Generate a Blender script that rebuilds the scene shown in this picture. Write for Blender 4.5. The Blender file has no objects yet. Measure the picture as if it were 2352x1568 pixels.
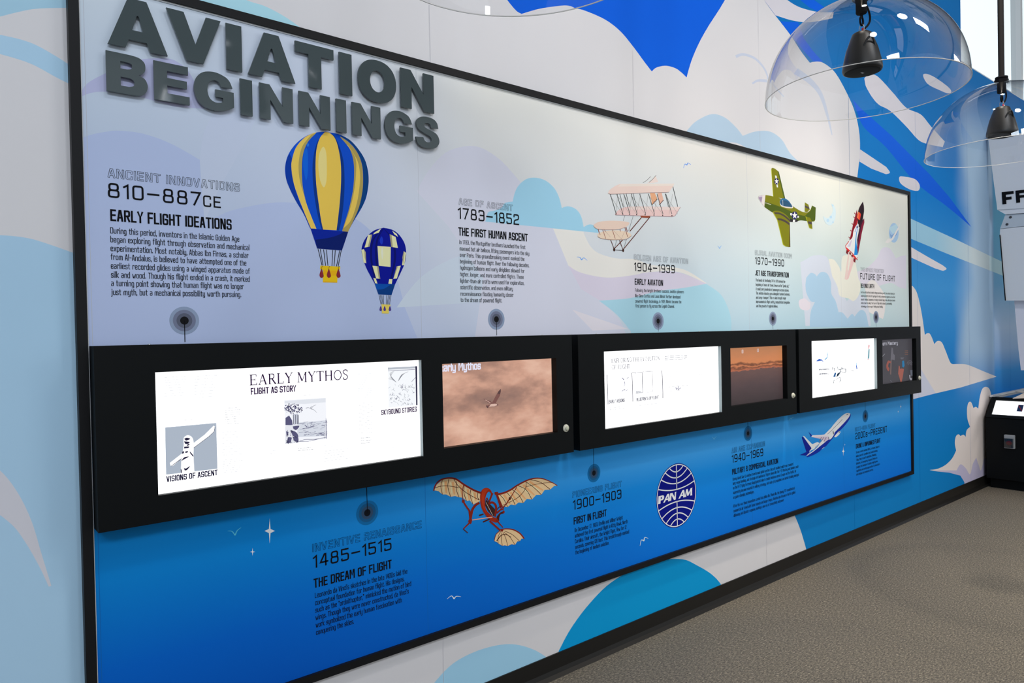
import bpy, math, random
from mathutils import Vector, Matrix
from mathutils.geometry import tessellate_polygon
random.seed(7)
S = bpy.context.scene
COL = S.collection
PI = math.pi

# ------------------------------------------------------------------ camera
FPX, CX, CY = 1620.0, 1176.0, 784.0
TH, PT, RO, DIST, EYE = 0.88299, 0.011934, -0.020292, 2.271, 1.5
Fv = Vector((math.cos(TH) * math.cos(PT), math.sin(TH) * math.cos(PT), -math.sin(PT)))
R0 = Vector((math.sin(TH), -math.cos(TH), 0)); U0 = R0.cross(Fv)
Rv = R0 * math.cos(RO) + U0 * math.sin(RO); Uv = U0 * math.cos(RO) - R0 * math.sin(RO)
EYEP = Vector((0, -DIST, EYE))
cam = bpy.data.objects.new('camera', bpy.data.cameras.new('camera')); COL.objects.link(cam)
cam.matrix_world = Matrix(((Rv.x, Uv.x, -Fv.x, EYEP.x), (Rv.y, Uv.y, -Fv.y, EYEP.y), (Rv.z, Uv.z, -Fv.z, EYEP.z), (0, 0, 0, 1)))
cam.data.sensor_width = 36.0; cam.data.lens = 36.0 * FPX / 2352.0; cam.data.clip_start = 0.05; cam.data.clip_end = 200
S.camera = cam

# ------------------------------------------------------------------ world, lamps, exposure
w = bpy.data.worlds.new('world'); S.world = w; w.use_nodes = True
bg = w.node_tree.nodes['Background']; bg.inputs[0].default_value = (0.84, 0.93, 1.0, 1)
wn = w.node_tree.nodes; wk = w.node_tree.links
tc = wn.new('ShaderNodeTexCoord'); dt = wn.new('ShaderNodeVectorMath'); dt.operation = 'DOT_PRODUCT'; dt.inputs[1].default_value = (0.8, 0.6, 0.0)
mr = wn.new('ShaderNodeMapRange'); mr.inputs[1].default_value = -0.1; mr.inputs[2].default_value = 0.6; mr.inputs[3].default_value = 0.85; mr.inputs[4].default_value = 2.1
wk.new(tc.outputs['Generated'], dt.inputs[0]); wk.new(dt.outputs['Value'], mr.inputs[0]); wk.new(mr.outputs[0], bg.inputs[1])
S.view_settings.view_transform = 'Standard'; S.view_settings.look = 'None'; S.view_settings.gamma = 1.0
S.view_settings.use_curve_mapping = False; S.view_settings.exposure = -0.42
S.cycles.use_denoising = True
S.cycles.transparent_max_bounces = 24
S.cycles.caustics_reflective = False; S.cycles.caustics_refractive = False

def lamp(name, kind, loc, to, power, color, size=0.5, sy=None, spot=None):
    d = bpy.data.lights.new(name, kind); d.energy = power; d.color = color
    if kind == 'AREA':
        d.size = size
        if sy: d.shape = 'RECTANGLE'; d.size_y = sy
    else:
        d.shadow_soft_size = size
    if spot: d.spot_size = spot; d.spot_blend = 0.6
    o = bpy.data.objects.new(name, d); COL.objects.link(o); o.location = loc
    o.rotation_euler = (Vector(to) - Vector(loc)).to_track_quat('-Z', 'Y').to_euler()
    return o
lamp('fill_light_a', 'AREA', (-0.9, -6.6, 5.0), (1.6, -0.2, 1.0), 160, (0.90, 0.94, 1.0), 1.6, 0.9)  # added fill, no known fixture; brightens the left half of the panel
lamp('fill_light_b', 'AREA', (8.8, -6.2, 5.0), (7.2, -0.3, 1.4), 130, (0.98, 0.94, 0.90), 1.6, 0.9)  # added fill for the right end of the wall, not a known fixture
lamp('fill_light_c', 'AREA', (-2.6, -5.6, 4.6), (0.6, -0.2, 0.9), 105, (0.74, 0.86, 1.0), 1.6, 0.9)  # added bluish fill that lifts and cools the far left
lamp('fill_light_d', 'AREA', (3.6, -3.4, 5.0), (7.7, -0.5, 2.0), 100, (0.95, 0.97, 1.0), 1.0, 0.6)  # added wash to brighten the header board's left-facing side
for i_, (x_, p_, c_) in enumerate(((1.0, 100, (0.88, 0.93, 1.0)), (2.9, 105, (1.0, 0.90, 0.80)), (4.9, 100, (1.0, 0.88, 0.76)))):
    lamp('track_spot_%d' % i_, 'SPOT', (x_, -2.45, 4.79), (x_, -0.1, 1.0), p_, c_, 0.18, None, 1.35)
for i_, (x_, y_, p_) in enumerate(((2.95, -1.03, 170), (4.35, -1.09, 330), (6.4, -2.2, 300))):
    lamp('down_spot_%d' % i_, 'SPOT', (x_, y_, 4.79), (x_ + 0.12, y_ - 0.05, 0), p_, (1.0, 0.90, 0.76), 0.06, None, 1.15)

# ------------------------------------------------------------------ pixel -> point helpers
def ray(px, py): return Fv + Rv * ((px - CX) / FPX) - Uv * ((py - CY) / FPX)
def W(px, py, y=0.0):
    d = ray(px, py); return EYEP + d * ((y + DIST) / d.y)
def WX(px, py, x):
    d = ray(px, py); return EYEP + d * (x / d.x)
def proj(p):
    v = p - EYEP; k = v.dot(Fv); return CX + FPX * v.dot(Rv) / k, CY - FPX * v.dot(Uv) / k
def crop(ox, oy, s): return lambda pts: [(ox + a / s, oy + b / s) for a, b in pts]

# ------------------------------------------------------------------ materials
def lin(c):
    c = c / 255.0
    return c / 12.92 if c <= 0.04045 else ((c + 0.055) / 1.055) ** 2.4
K = 1.30
def rgb(r, g, b, k=K): return (min(lin(r) * k, 0.92), min(lin(g) * k, 0.92), min(lin(b) * k, 0.92), 1)
MATS = {}
def mat(name, color, rough=0.6, spec=0.25, metal=0.0, emit=None, es=1.0):
    if name in MATS: return MATS[name]
    m = bpy.data.materials.new(name); m.use_nodes = True
    b = m.node_tree.nodes['Principled BSDF']
    b.inputs['Base Color'].default_value = color; b.inputs['Roughness'].default_value = rough
    b.inputs['Specular IOR Level'].default_value = spec; b.inputs['Metallic'].default_value = metal
    if emit: b.inputs['Emission Color'].default_value = emit; b.inputs['Emission Strength'].default_value = es
    MATS[name] = m; return m
def P(r, g, b): return mat('print_%d_%d_%d' % (r, g, b), rgb(r, g, b), 0.65, 0.12)
def glow(r, g, b, s=1.0):
    return mat('glow_%d_%d_%d_%g' % (r, g, b, s), (0.02, 0.02, 0.02, 1), 0.4, 0.1, 0, (lin(r), lin(g), lin(b), 1), s * 1.33)
class NT:
    def __init__(s, m): s.t = m.node_tree; s.b = s.t.nodes['Principled BSDF']
    def n(s, kind, **kw):
        x = s.t.nodes.new(kind)
        for k, v in kw.items(): setattr(x, k, v)
        return x
    def l(s, a, b): s.t.links.new(a, b)
    def math(s, op, a, b=None, clamp=False):
        x = s.n('ShaderNodeMath', operation=op, use_clamp=clamp)
        for i, v in enumerate((a, b)):
            if v is None: continue
            if isinstance(v, (int, float)): x.inputs[i].default_value = v
            else: s.l(v, x.inputs[i])
        return x.outputs[0]
    def range(s, v, a, b, smooth=False):
        x = s.n('ShaderNodeMapRange', clamp=True)
        if smooth: x.interpolation_type = 'SMOOTHSTEP'
        s.l(v, x.inputs[0]); x.inputs[1].default_value = a; x.inputs[2].default_value = b; return x.outputs[0]
    def ramp(s, v, stops):
        x = s.n('ShaderNodeValToRGB'); s.l(v, x.inputs[0]); e = x.color_ramp.elements
        while len(e) < len(stops): e.new(0.5)
        for q, (p, c) in zip(e, stops): q.position = p; q.color = c
        return x.outputs[0]
    def mix(s, f, a, b):
        x = s.n('ShaderNodeMix', data_type='RGBA')
        for i, v in ((0, f), (6, a), (7, b)):
            if isinstance(v, (int, float, tuple)): x.inputs[i].default_value = v
            else: s.l(v, x.inputs[i])
        return x.outputs[2]
    def pos(s):
        g = s.n('ShaderNodeNewGeometry'); x = s.n('ShaderNodeSeparateXYZ'); s.l(g.outputs['Position'], x.inputs[0]); s.p = g.outputs['Position']
        return x.outputs
    def noise(s, v, scale, detail=3, rough=0.5):
        x = s.n('ShaderNodeTexNoise'); s.l(v, x.inputs['Vector']); x.inputs['Scale'].default_value = scale
        x.inputs['Detail'].default_value = detail; x.inputs['Roughness'].default_value = rough; return x.outputs['Fac']
    def scaled(s, v, sc):
        x = s.n('ShaderNodeVectorMath', operation='MULTIPLY'); s.l(v, x.inputs[0]); x.inputs[1].default_value = sc; return x.outputs[0]

BLACK = mat('black_satin_paint', (0.0032, 0.0042, 0.0048, 1), 0.5, 0.14)
FRAMEB = mat('black_frame', (0.008, 0.008, 0.009, 1), 0.5, 0.2)
INK = mat('black_ink', (0.006, 0.006, 0.008, 1), 0.7, 0.08)
GREYINK = mat('grey_ink', (0.16, 0.18, 0.20, 1), 0.6, 0.15)
PLUM = mat('plum_ink', (0.07, 0.03, 0.10, 1), 0.6, 0.1)
WHITE = mat('white_print', rgb(206, 203, 204), 0.6, 0.2)

# mural sky: blue by height, a pale upright band, then another ramp beyond it
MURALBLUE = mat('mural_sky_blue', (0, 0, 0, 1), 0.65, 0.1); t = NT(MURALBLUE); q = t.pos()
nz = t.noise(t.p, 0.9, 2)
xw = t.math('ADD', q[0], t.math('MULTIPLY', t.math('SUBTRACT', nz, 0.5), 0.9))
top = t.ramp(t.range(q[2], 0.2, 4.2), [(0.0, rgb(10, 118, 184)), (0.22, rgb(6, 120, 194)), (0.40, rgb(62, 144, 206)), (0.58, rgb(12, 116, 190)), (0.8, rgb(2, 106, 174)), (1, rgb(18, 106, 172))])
pale_band = t.math('MULTIPLY', t.math('MULTIPLY', t.range(xw, 6.75, 7.25, True), t.range(q[0], 7.84, 7.76, True)), t.math('MULTIPLY', t.range(q[2], 0.75, 1.35, True), t.math('SUBTRACT', 1.0, t.range(q[2], 3.0, 3.7, True))))
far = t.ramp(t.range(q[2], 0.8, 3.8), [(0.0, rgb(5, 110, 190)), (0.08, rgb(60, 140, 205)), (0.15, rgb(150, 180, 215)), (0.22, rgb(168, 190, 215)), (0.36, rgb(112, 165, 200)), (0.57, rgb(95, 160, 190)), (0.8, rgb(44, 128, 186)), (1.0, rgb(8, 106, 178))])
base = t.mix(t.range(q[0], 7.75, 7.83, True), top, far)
t.l(t.mix(t.math('MULTIPLY', pale_band, 0.92), base, rgb(164, 188, 208)), t.b.inputs['Base Color'])

# panel backdrops
SKYTOP = mat('panel_sky_print', (0, 0, 0, 1), 0.5, 0.2); t = NT(SKYTOP); q = t.pos()
xa = t.range(q[0], 0.3, 5.83); za = t.range(q[2], 1.49, 2.5)
hi = t.ramp(xa, [(0, rgb(192, 202, 210)), (0.12, rgb(190, 198, 212)), (0.26, rgb(214, 213, 207)), (0.55, rgb(218, 214, 207)), (0.85, rgb(226, 217, 203)), (1, rgb(226, 216, 205))])
lo = t.ramp(xa, [(0, rgb(158, 174, 206)), (0.15, rgb(176, 186, 212)), (0.35, rgb(196, 203, 214)), (0.55, rgb(174, 200, 213)), (0.8, rgb(168, 199, 209)), (1, rgb(190, 207, 210))])
t.l(t.mix(za, lo, hi), t.b.inputs['Base Color'])
SKYLOW = mat('panel_blue_print', (0, 0, 0, 1), 0.55, 0.12); t = NT(SKYLOW); q = t.pos()
zb = t.range(q[2], 0.35, 0.98); xb = t.range(q[0], 0.3, 5.8)
left = t.ramp(zb, [(0, rgb(0, 78, 172)), (0.35, rgb(0, 92, 186)), (0.75, rgb(4, 120, 194)), (1, rgb(4, 114, 178))])
right = t.ramp(zb, [(0, rgb(2, 104, 200)), (0.4, rgb(6, 118, 204)), (0.62, rgb(16, 130, 208)), (0.796, rgb(56, 146, 212)), (1, rgb(40, 140, 208))])
t.l(t.mix(t.range(xb, 0.1, 0.45), left, right), t.b.inputs['Base Color'])

CARPET = mat('carpet', (0, 0, 0, 1), 0.95, 0.05); t = NT(CARPET); q = t.pos()
n1 = t.noise(t.scaled(t.p, (1, 2.4, 1)), 62, 4, 0.75); n2 = t.noise(t.p, 1.3, 2); n3 = t.noise(t.scaled(t.p, (1, 2.2, 1)), 130, 2, 0.6)
c1 = t.ramp(n1, [(0.36, rgb(44, 42, 40, 1.1)), (0.48, rgb(100, 94, 85, 1.1)), (0.56, rgb(126, 118, 104, 1.1)), (0.68, rgb(196, 184, 160, 1.1))])
c2 = t.ramp(n3, [(0.35, rgb(72, 72, 70, 1.1)), (0.62, rgb(150, 140, 122, 1.1))])
c3 = t.mix(0.35, c1, c2)
t.l(t.mix(t.math('MULTIPLY', n2, 0.25), c3, rgb(106, 102, 98, 1.1)), t.b.inputs['Base Color'])
bp = t.n('ShaderNodeBump'); bp.inputs['Strength'].default_value = 0.5; bp.inputs['Distance'].default_value = 0.004
t.l(n1, bp.inputs['Height']); t.l(bp.outputs[0], t.b.inputs['Normal'])

def clear(name, tint, refl=1.0, f0=0.04, rough=0.0, dim=0.0):
    """thin clear sheet: straight-through transparency plus a Fresnel mirror, alike from both sides"""
    m = bpy.data.materials.new(name); m.use_nodes = True; nt = m.node_tree; nt.nodes.clear()
    o = nt.nodes.new('ShaderNodeOutputMaterial'); mx = nt.nodes.new('ShaderNodeMixShader')
    tr = nt.nodes.new('ShaderNodeBsdfTransparent'); gl = nt.nodes.new('ShaderNodeBsdfGlossy'); lw = nt.nodes.new('ShaderNodeLayerWeight')
    lw.inputs['Blend'].default_value = 0.5
    def mm(op, a, b):
        x = nt.nodes.new('ShaderNodeMath'); x.operation = op; x.use_clamp = True
        for i, v in enumerate((a, b)):
            if isinstance(v, (int, float)): x.inputs[i].default_value = v
            else: nt.links.new(v, x.inputs[i])
        return x.outputs[0]
    fac = mm('MULTIPLY', mm('ADD', mm('MULTIPLY', mm('POWER', lw.outputs['Facing'], 3.0), 1 - f0), f0), refl)
    tr.inputs[0].default_value = tint
    if dim:                                   # a longer way through the sheet at a slant
        sc = nt.nodes.new('ShaderNodeVectorMath'); sc.operation = 'SCALE'; sc.inputs[0].default_value = tint[:3]
        nt.links.new(mm('SUBTRACT', 1.0, mm('MULTIPLY', mm('POWER', lw.outputs['Facing'], 2.0), dim)), sc.inputs['Scale']); nt.links.new(sc.outputs[0], tr.inputs[0])
    gl.inputs['Roughness'].default_value = rough
    nt.links.new(fac, mx.inputs[0])
    nt.links.new(tr.outputs[0], mx.inputs[1]); nt.links.new(gl.outputs[0], mx.inputs[2]); nt.links.new(mx.outputs[0], o.inputs[0])
    return m
ACRYLIC = clear('clear_acrylic', (0.975, 0.98, 0.985, 1), 1.0, 0.06, 0.0, 0.18)
PANE = clear('window_glass', (0.96, 0.99, 0.99, 1), 0.6, 0.05)
RIM = mat('polished_acrylic_edge', (0.72, 0.70, 0.66, 1), 0.25, 0.6)

# ------------------------------------------------------------------ mesh helpers
def wloc(o):
    v = Vector((0, 0, 0))
    while o: v += o.location; o = o.parent
    return v
def tag(o, label=None, cat=None, group=None, kind=None):
    for k, v in (('label', label), ('category', cat), ('group', group), ('kind', kind)):
        if v: o[k] = v
    return o
def empty(name, loc, label, cat, group=None):
    o = bpy.data.objects.new(name, None); COL.objects.link(o); o.location = loc; o.empty_display_size = 0.1
    return tag(o, label, cat, group)
class MB:
    """collects vertices and faces (world space) of ONE mesh object"""
    def __init__(s): s.v = []; s.f = []; s.m = []; s.mats = []; s.sm = []
    def mi(s, m):
        if m not in s.mats: s.mats.append(m)
        return s.mats.index(m)
    def add(s, vs, fs, m, smooth=False):
        b = len(s.v); k = s.mi(m); s.v += [tuple(x) for x in vs]
        for f in fs: s.f.append(tuple(b + i for i in f)); s.m.append(k); s.sm.append(smooth)
        return s
    def box(s, lo, hi, m):
        (a, b, c), (d, e, f) = lo, hi
        return s.add([(a, b, c), (d, b, c), (d, e, c), (a, e, c), (a, b, f), (d, b, f), (d, e, f), (a, e, f)],
                     [(3, 2, 1, 0), (4, 5, 6, 7), (0, 1, 5, 4), (1, 2, 6, 5), (2, 3, 7, 6), (3, 0, 4, 7)], m)
    def lathe(s, c, prof, m, n=48, smooth=True, axis='Z'):
        vs = []; fs = []
        for r, z in prof:
            for i in range(n):
                a = 2 * PI * i / n
                p = (r * math.cos(a), r * math.sin(a), z)
                if axis == 'Y': p = (p[0], -p[2], p[1])
                if axis == 'X': p = (-p[2], p[0], p[1])
                vs.append((c[0] + p[0], c[1] + p[1], c[2] + p[2]))
        for j in range(len(prof) - 1):
            for i in range(n):
                k = (i + 1) % n; fs.append((j * n + i, j * n + k, (j + 1) * n + k, (j + 1) * n + i))
        return s.add(vs, fs, m, smooth)
    def tube(s, pts, r, m, n=10, caps=True):
        pts = [Vector(p) for p in pts]; vs = []; fs = []; prev = None
        for i, p in enumerate(pts):
            d = (pts[min(i + 1, len(pts) - 1)] - pts[max(i - 1, 0)]).normalized()
            u = prev if prev is not None else (Vector((0, 0, 1)) if abs(d.z) < 0.9 else Vector((1, 0, 0)))
            u = (u - d * u.dot(d)).normalized(); prev = u; v = d.cross(u)
            vs += [p + (u * math.cos(2 * PI * k / n) + v * math.sin(2 * PI * k / n)) * r for k in range(n)]
        for j in range(len(pts) - 1):
            for k in range(n):
                q = (k + 1) % n; fs.append((j * n + k, j * n + q, (j + 1) * n + q, (j + 1) * n + k))
        if caps: fs += [tuple(range(n))[::-1], tuple((len(pts) - 1) * n + k for k in range(n))]
        return s.add(vs, fs, m, True)
    def prism(s, loops, to3, d0, d1, m, back=True):
        """loops: 2-D outlines (first outer, others holes); to3(a, b, d) -> point; from depth d0 (front) to d1"""
        flat = [p for lp in loops for p in lp]
        tri = tessellate_polygon([[Vector((a, b, 0)) for a, b in lp] for lp in loops])
        n = len(flat); vs = [to3(a, b, d0) for a, b in flat]
        fs = [tuple(x) for x in tri]
        if back:
            vs += [to3(a, b, d1) for a, b in flat]; fs += [tuple(n + i for i in x) for x in tri]
            o = 0
            for lp in loops:
                k = len(lp)
                fs += [(o + i, o + (i + 1) % k, n + o + (i + 1) % k, n + o + i) for i in range(k)]
                o += k
        return s.add(vs, fs, m)
    def build(s, name, parent=None, label=None, cat=None, group=None, kind=None, bevel=0):
        me = bpy.data.meshes.new(name); off = wloc(parent)
        me.from_pydata([(x - off.x, y - off.y, z - off.z) for x, y, z in s.v], [], s.f)
        for m in s.mats: me.materials.append(m)
        me.polygons.foreach_set('material_index', s.m); me.polygons.foreach_set('use_smooth', s.sm); me.update()
        o = bpy.data.objects.new(name, me); COL.objects.link(o)
        if parent: o.parent = parent
        if bevel:
            b = o.modifiers.new('bevel', 'BEVEL'); b.width = bevel; b.segments = 2; b.limit_method = 'ANGLE'; b.angle_limit = 0.7
        return tag(o, label, cat, group, kind)

def sm(pts, n=5):
    """smooth open chain through the points"""
    if len(pts) < 3: return list(pts)
    P_ = [pts[0]] + list(pts) + [pts[-1]]; out = []
    for i in range(1, len(P_) - 2):
        a, b, c, d = P_[i - 1:i + 3]
        for k in range(n):
            u = k / n
            out.append(tuple(0.5 * (2 * b[j] + (c[j] - a[j]) * u + (2 * a[j] - 5 * b[j] + 4 * c[j] - d[j]) * u * u + (3 * b[j] - a[j] - 3 * c[j] + d[j]) * u ** 3) for j in (0, 1)))
    out.append(tuple(pts[-1])); return out
def loop(pts, n=5):
    """smooth closed outline"""
    k = len(pts); out = []
    for i in range(k):
        a, b, c, d = pts[i - 1], pts[i], pts[(i + 1) % k], pts[(i + 2) % k]
        for j_ in range(n):
            u = j_ / n
            out.append(tuple(0.5 * (2 * b[j] + (c[j] - a[j]) * u + (2 * a[j] - 5 * b[j] + 4 * c[j] - d[j]) * u * u + (3 * b[j] - a[j] - 3 * c[j] + d[j]) * u ** 3) for j in (0, 1)))
    return out
def ell(cx, cy, rx, ry, n=28, a0=0, a1=2 * PI):
    return [(cx + rx * math.cos(a0 + (a1 - a0) * i / n), cy + ry * math.sin(a0 + (a1 - a0) * i / n)) for i in range(n if a1 - a0 > 6.2 else n + 1)]

class Flat(MB):
    """printed artwork on a plane y = const; later additions lie a hair in front"""
    def __init__(s, y, step=0.0001, x=None): MB.__init__(s); s.y = y; s.step = step; s.k = 0; s.x = x
    def at(s, a, b):
        if s.x is not None:
            p = WX(a, b, s.x); p.x -= s.k * s.step; return p
        p = W(a, b, s.y); p.y = s.y - s.k * s.step; return p
    def poly(s, pts, m, lift=True):
        if lift: s.k += 1
        vs = [s.at(a, b) for a, b in pts]
        u = [Vector((a, b, 0)) for a, b in pts]
        s.add(vs, [tuple(x) for x in tessellate_polygon([u])], m); return s
    def line(s, pts, wpx, m, w2=None, lift=False):
        """ribbon wpx pixels wide along the points; w2 = width at the far end"""
        s.k += 1
        n = len(pts); L = []; Rr = []
        for i, (a, b) in enumerate(pts):
            a0, b0 = pts[max(i - 1, 0)]; a1, b1 = pts[min(i + 1, n - 1)]
            d = math.hypot(a1 - a0, b1 - b0) or 1; nx, ny = -(b1 - b0) / d, (a1 - a0) / d
            h = (wpx if w2 is None else wpx + (w2 - wpx) * i / max(n - 1, 1)) / 2
            L.append(s.at(a + nx * h, b + ny * h)); Rr.append(s.at(a - nx * h, b - ny * h))
        s.add(L + Rr, [(i, i + 1, n + i + 1, n + i) for i in range(n - 1)], m); return s

# ------------------------------------------------------------------ squared stroke lettering
G = {}
def _g(src):
    for row in src.strip().split('\n'):
        ch, wd, paths = row.split(' ', 2)
        out = []
        for p in paths.split('|'):
            p = p.strip(); sharp = p.startswith('!'); closed = p.endswith('z')
            p = p.strip('!z ')
            out.append((sharp, closed, [tuple(float(v) for v in c.split(',')) for c in p.split()]))
        G[ch] = (float(wd), out)
_g('''A 4 !0,0 1.5,10 2.5,10 4,0|!.6,3 3.4,3
B 4 !0,0 0,10|0,10 3.8,10 3.8,5.2 0,5.2|0,5.2 4,5.2 4,0 0,0
C 4 4,7.6 4,10 0,10 0,0 4,0 4,2.4
D 4 !0,0 0,10|0,10 4,10 4,0 0,0
E 3.6 !3.6,10 0,10 0,0 3.6,0|!0,5.1 3.2,5.1
F 3.6 !3.6,10 0,10 0,0|!0,5.1 3.2,5.1
G 4 4,7.6 4,10 0,10 0,0 4,0 4,4.8 2.2,4.8
H 4 !0,0 0,10|!4,0 4,10|!0,5.1 4,5.1
I 0 !0,0 0,10
J 3.2 3.2,10 3.2,0 0,0 0,2
K 4 !0,0 0,10|!4,10 .4,5 4,0
L 3.4 !0,10 0,0 3.4,0
M 5.4 !0,0 0,10 .9,10 2.7,3.4 4.5,10 5.4,10 5.4,0
N 4.2 !0,0 0,10 .7,10 3.5,0 4.2,0 4.2,10
O 4 0,0 0,10 4,10 4,0 z
P 4 !0,0 0,10|0,10 4,10 4,4.6 0,4.6
Q 4 0,0 0,10 4,10 4,0 z|!2.4,2 4.4,-.8
R 4 !0,0 0,10|0,10 4,10 4,5 0,5|!2,5 4,0
S 4 4,8 4,10 0,10 0,5.1 4,5.1 4,0 0,0 0,2
T 4 !0,10 4,10|!2,10 2,0
U 4 0,10 0,0 4,0 4,10
V 4 !0,10 1.7,0 2.3,0 4,10
W 6 !0,10 1.2,0 1.8,0 3,8 4.2,0 4.8,0 6,10
X 4 !0,10 4,0|!4,10 0,0
Y 4 !0,10 2,4.6 4,10|!2,4.6 2,0
Z 4 !0,10 4,10 0,0 4,0
0 4 0,0 0,10 4,10 4,0 z
1 1.5 !0,8.4 1.5,10 1.5,0
2 4 0,8 0,10 4,10 4,5.3 .2,4 0,0|!0,0 4,0
3 4 0,8.4 0,10 4,10 4,0 0,0 0,1.6|!1,5.2 4,5.2
4 4 !3.1,0 3.1,10 2.4,10 0,3 4.2,3
5 4 !3.8,10 0,10 0,5.8|0,5.8 4,5.8 4,0 0,0 0,1.4
6 4 3.8,10 0,10 0,0 4,0 4,5.6 0,5.6
7 4 !0,10 4,10 1.2,0
8 4 .25,5.2 .25,10 3.75,10 3.75,5.2 z|0,0 0,5.2 4,5.2 4,0 z
9 4 .2,0 4,0 4,10 0,10 0,4.4 4,4.4
a 3.5 .2,7 3.5,7 3.5,0 0,0 0,3.9 3.5,3.9
b 3.5 !0,10.5 0,0|0,7 3.5,7 3.5,0 0,0
c 3.3 3.3,5.4 3.3,7 0,7 0,0 3.3,0 3.3,1.6
d 3.5 !3.5,10.5 3.5,0|3.5,7 0,7 0,0 3.5,0
e 3.5 0,3.5 3.5,3.5 3.5,7 0,7 0,0 3.4,0 3.4,1.3
f 2.6 2.7,10.3 1,10.3 1,0|!0,7 2.5,7
g 3.5 3.5,0 0,0 0,7 3.5,7 3.5,-2.8 .2,-2.8
h 3.5 !0,10.5 0,0|0,7 3.5,7 3.5,0
i 0 !0,0 0,7|!0,8.8 0,10.2
j 1 !1,8.8 1,10.2|1,7 1,-2.8 -.3,-2.8
k 3.4 !0,10.5 0,0|!3.3,7 .4,3.6 3.4,0
l 0 !0,10.5 0,0
m 5.8 0,0 0,7 5.8,7 5.8,0|!2.9,7 2.9,0
n 3.5 0,0 0,7 3.5,7 3.5,0
o 3.5 0,0 0,7 3.5,7 3.5,0 z
p 3.5 !0,-2.8 0,7|0,7 3.5,7 3.5,0 0,0
q 3.5 !3.5,-2.8 3.5,7|3.5,7 0,7 0,0 3.5,0
r 2.4 !0,0 0,7|0,7 2.4,7 2.4,5.8
s 3.3 3.3,5.8 3.3,7 0,7 0,3.6 3.3,3.6 3.3,0 0,0 0,1.2
t 2.5 1,9.6 1,0 2.5,0|!0,7 2.5,7
u 3.5 0,7 0,0 3.5,0 3.5,7
v 3.4 !0,7 1.5,0 1.9,0 3.4,7
w 5.4 !0,7 1.2,0 1.6,0 2.7,6 3.8,0 4.2,0 5.4,7
x 3.4 !0,7 3.4,0|!3.4,7 0,0
y 3.5 0,7 0,0 3.5,0|3.5,7 3.5,-2.8 .2,-2.8
z 3.4 !0,7 3.4,7 0,0 3.4,0
é 3.5 0,3.5 3.5,3.5 3.5,7 0,7 0,0 3.4,0 3.4,1.3|!1.2,8.4 2.4,10.2
. 0 !0,0 0,1.1
, 0 !0,1.1 -.2,-1.2
: 0 !0,0 0,1.1|!0,5 0,6.1
- 2.6 !0,4.6 2.6,4.6
– 4.6 !0,4.8 4.6,4.8
' 0 !0,10.4 0,8.2
" 1.4 !0,10.4 0,8.2|!1.4,10.4 1.4,8.2
( 1.4 1.4,10.6 0,8.6 0,.6 1.4,-1.4
) 1.4 0,10.6 1.4,8.6 1.4,.6 0,-1.4
& 4.2 4.2,0 0,0 0,5.2 3.4,5.2 3.4,10 .3,10 .3,5.2|!4.2,0 4.2,3.4''')
def rounded(pts, closed, r, seg):
    n = len(pts); out = []
    for i, p in enumerate(pts):
        if not closed and i in (0, n - 1): out.append(p); continue
        a, b = pts[i - 1], pts[(i + 1) % n]
        va = (a[0] - p[0], a[1] - p[1]); vb = (b[0] - p[0], b[1] - p[1]); la = math.hypot(*va) or 1; lb = math.hypot(*vb) or 1
        q = min(r, la * 0.48, lb * 0.48)
        s0 = (p[0] + va[0] / la * q, p[1] + va[1] / la * q); s1 = (p[0] + vb[0] / lb * q, p[1] + vb[1] / lb * q)
        for k in range(seg + 1):
            u = k / seg; out.append(tuple((1 - u) ** 2 * s0[j] + 2 * u * (1 - u) * p[j] + u * u * s1[j] for j in (0, 1)))
    return out
def ribbon(pts, closed, th, ext):
    """offset both sides with mitred joints -> (left, right)"""
    pts = [p for i, p in enumerate(pts) if i == 0 or math.hypot(p[0] - pts[i - 1][0], p[1] - pts[i - 1][1]) > 1e-9]
    n = len(pts)
    if not closed and ext and n > 1:
        pts = list(pts)
        for i, j in ((0, 1), (n - 1, n - 2)):
            d = math.hypot(pts[i][0] - pts[j][0], pts[i][1] - pts[j][1]) or 1
            pts[i] = (pts[i][0] + (pts[i][0] - pts[j][0]) / d * ext, pts[i][1] + (pts[i][1] - pts[j][1]) / d * ext)
    L = []; Rr = []
    for i, p in enumerate(pts):
        a = pts[i - 1] if closed or i else None; b = pts[(i + 1) % n] if closed or i < n - 1 else None
        ns = []
        for u, v in ((a, p), (p, b)):
            if u is None or v is None: continue
            d = math.hypot(v[0] - u[0], v[1] - u[1]) or 1; ns.append((-(v[1] - u[1]) / d, (v[0] - u[0]) / d))
        nx = sum(x for x, _ in ns) / len(ns); ny = sum(y for _, y in ns) / len(ns); q = max(nx * nx + ny * ny, 0.25)
        L.append((p[0] + nx / q * th / 2, p[1] + ny / q * th / 2)); Rr.append((p[0] - nx / q * th / 2, p[1] - ny / q * th / 2))
    return L, Rr
def layout(s, gap, space):
    x = 0; out = []
    for c in s:
        if c == ' ': x += space; continue
        wd, ps = G[c]; out.append((x, ps)); x += wd + gap
    return out, x - gap
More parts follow.
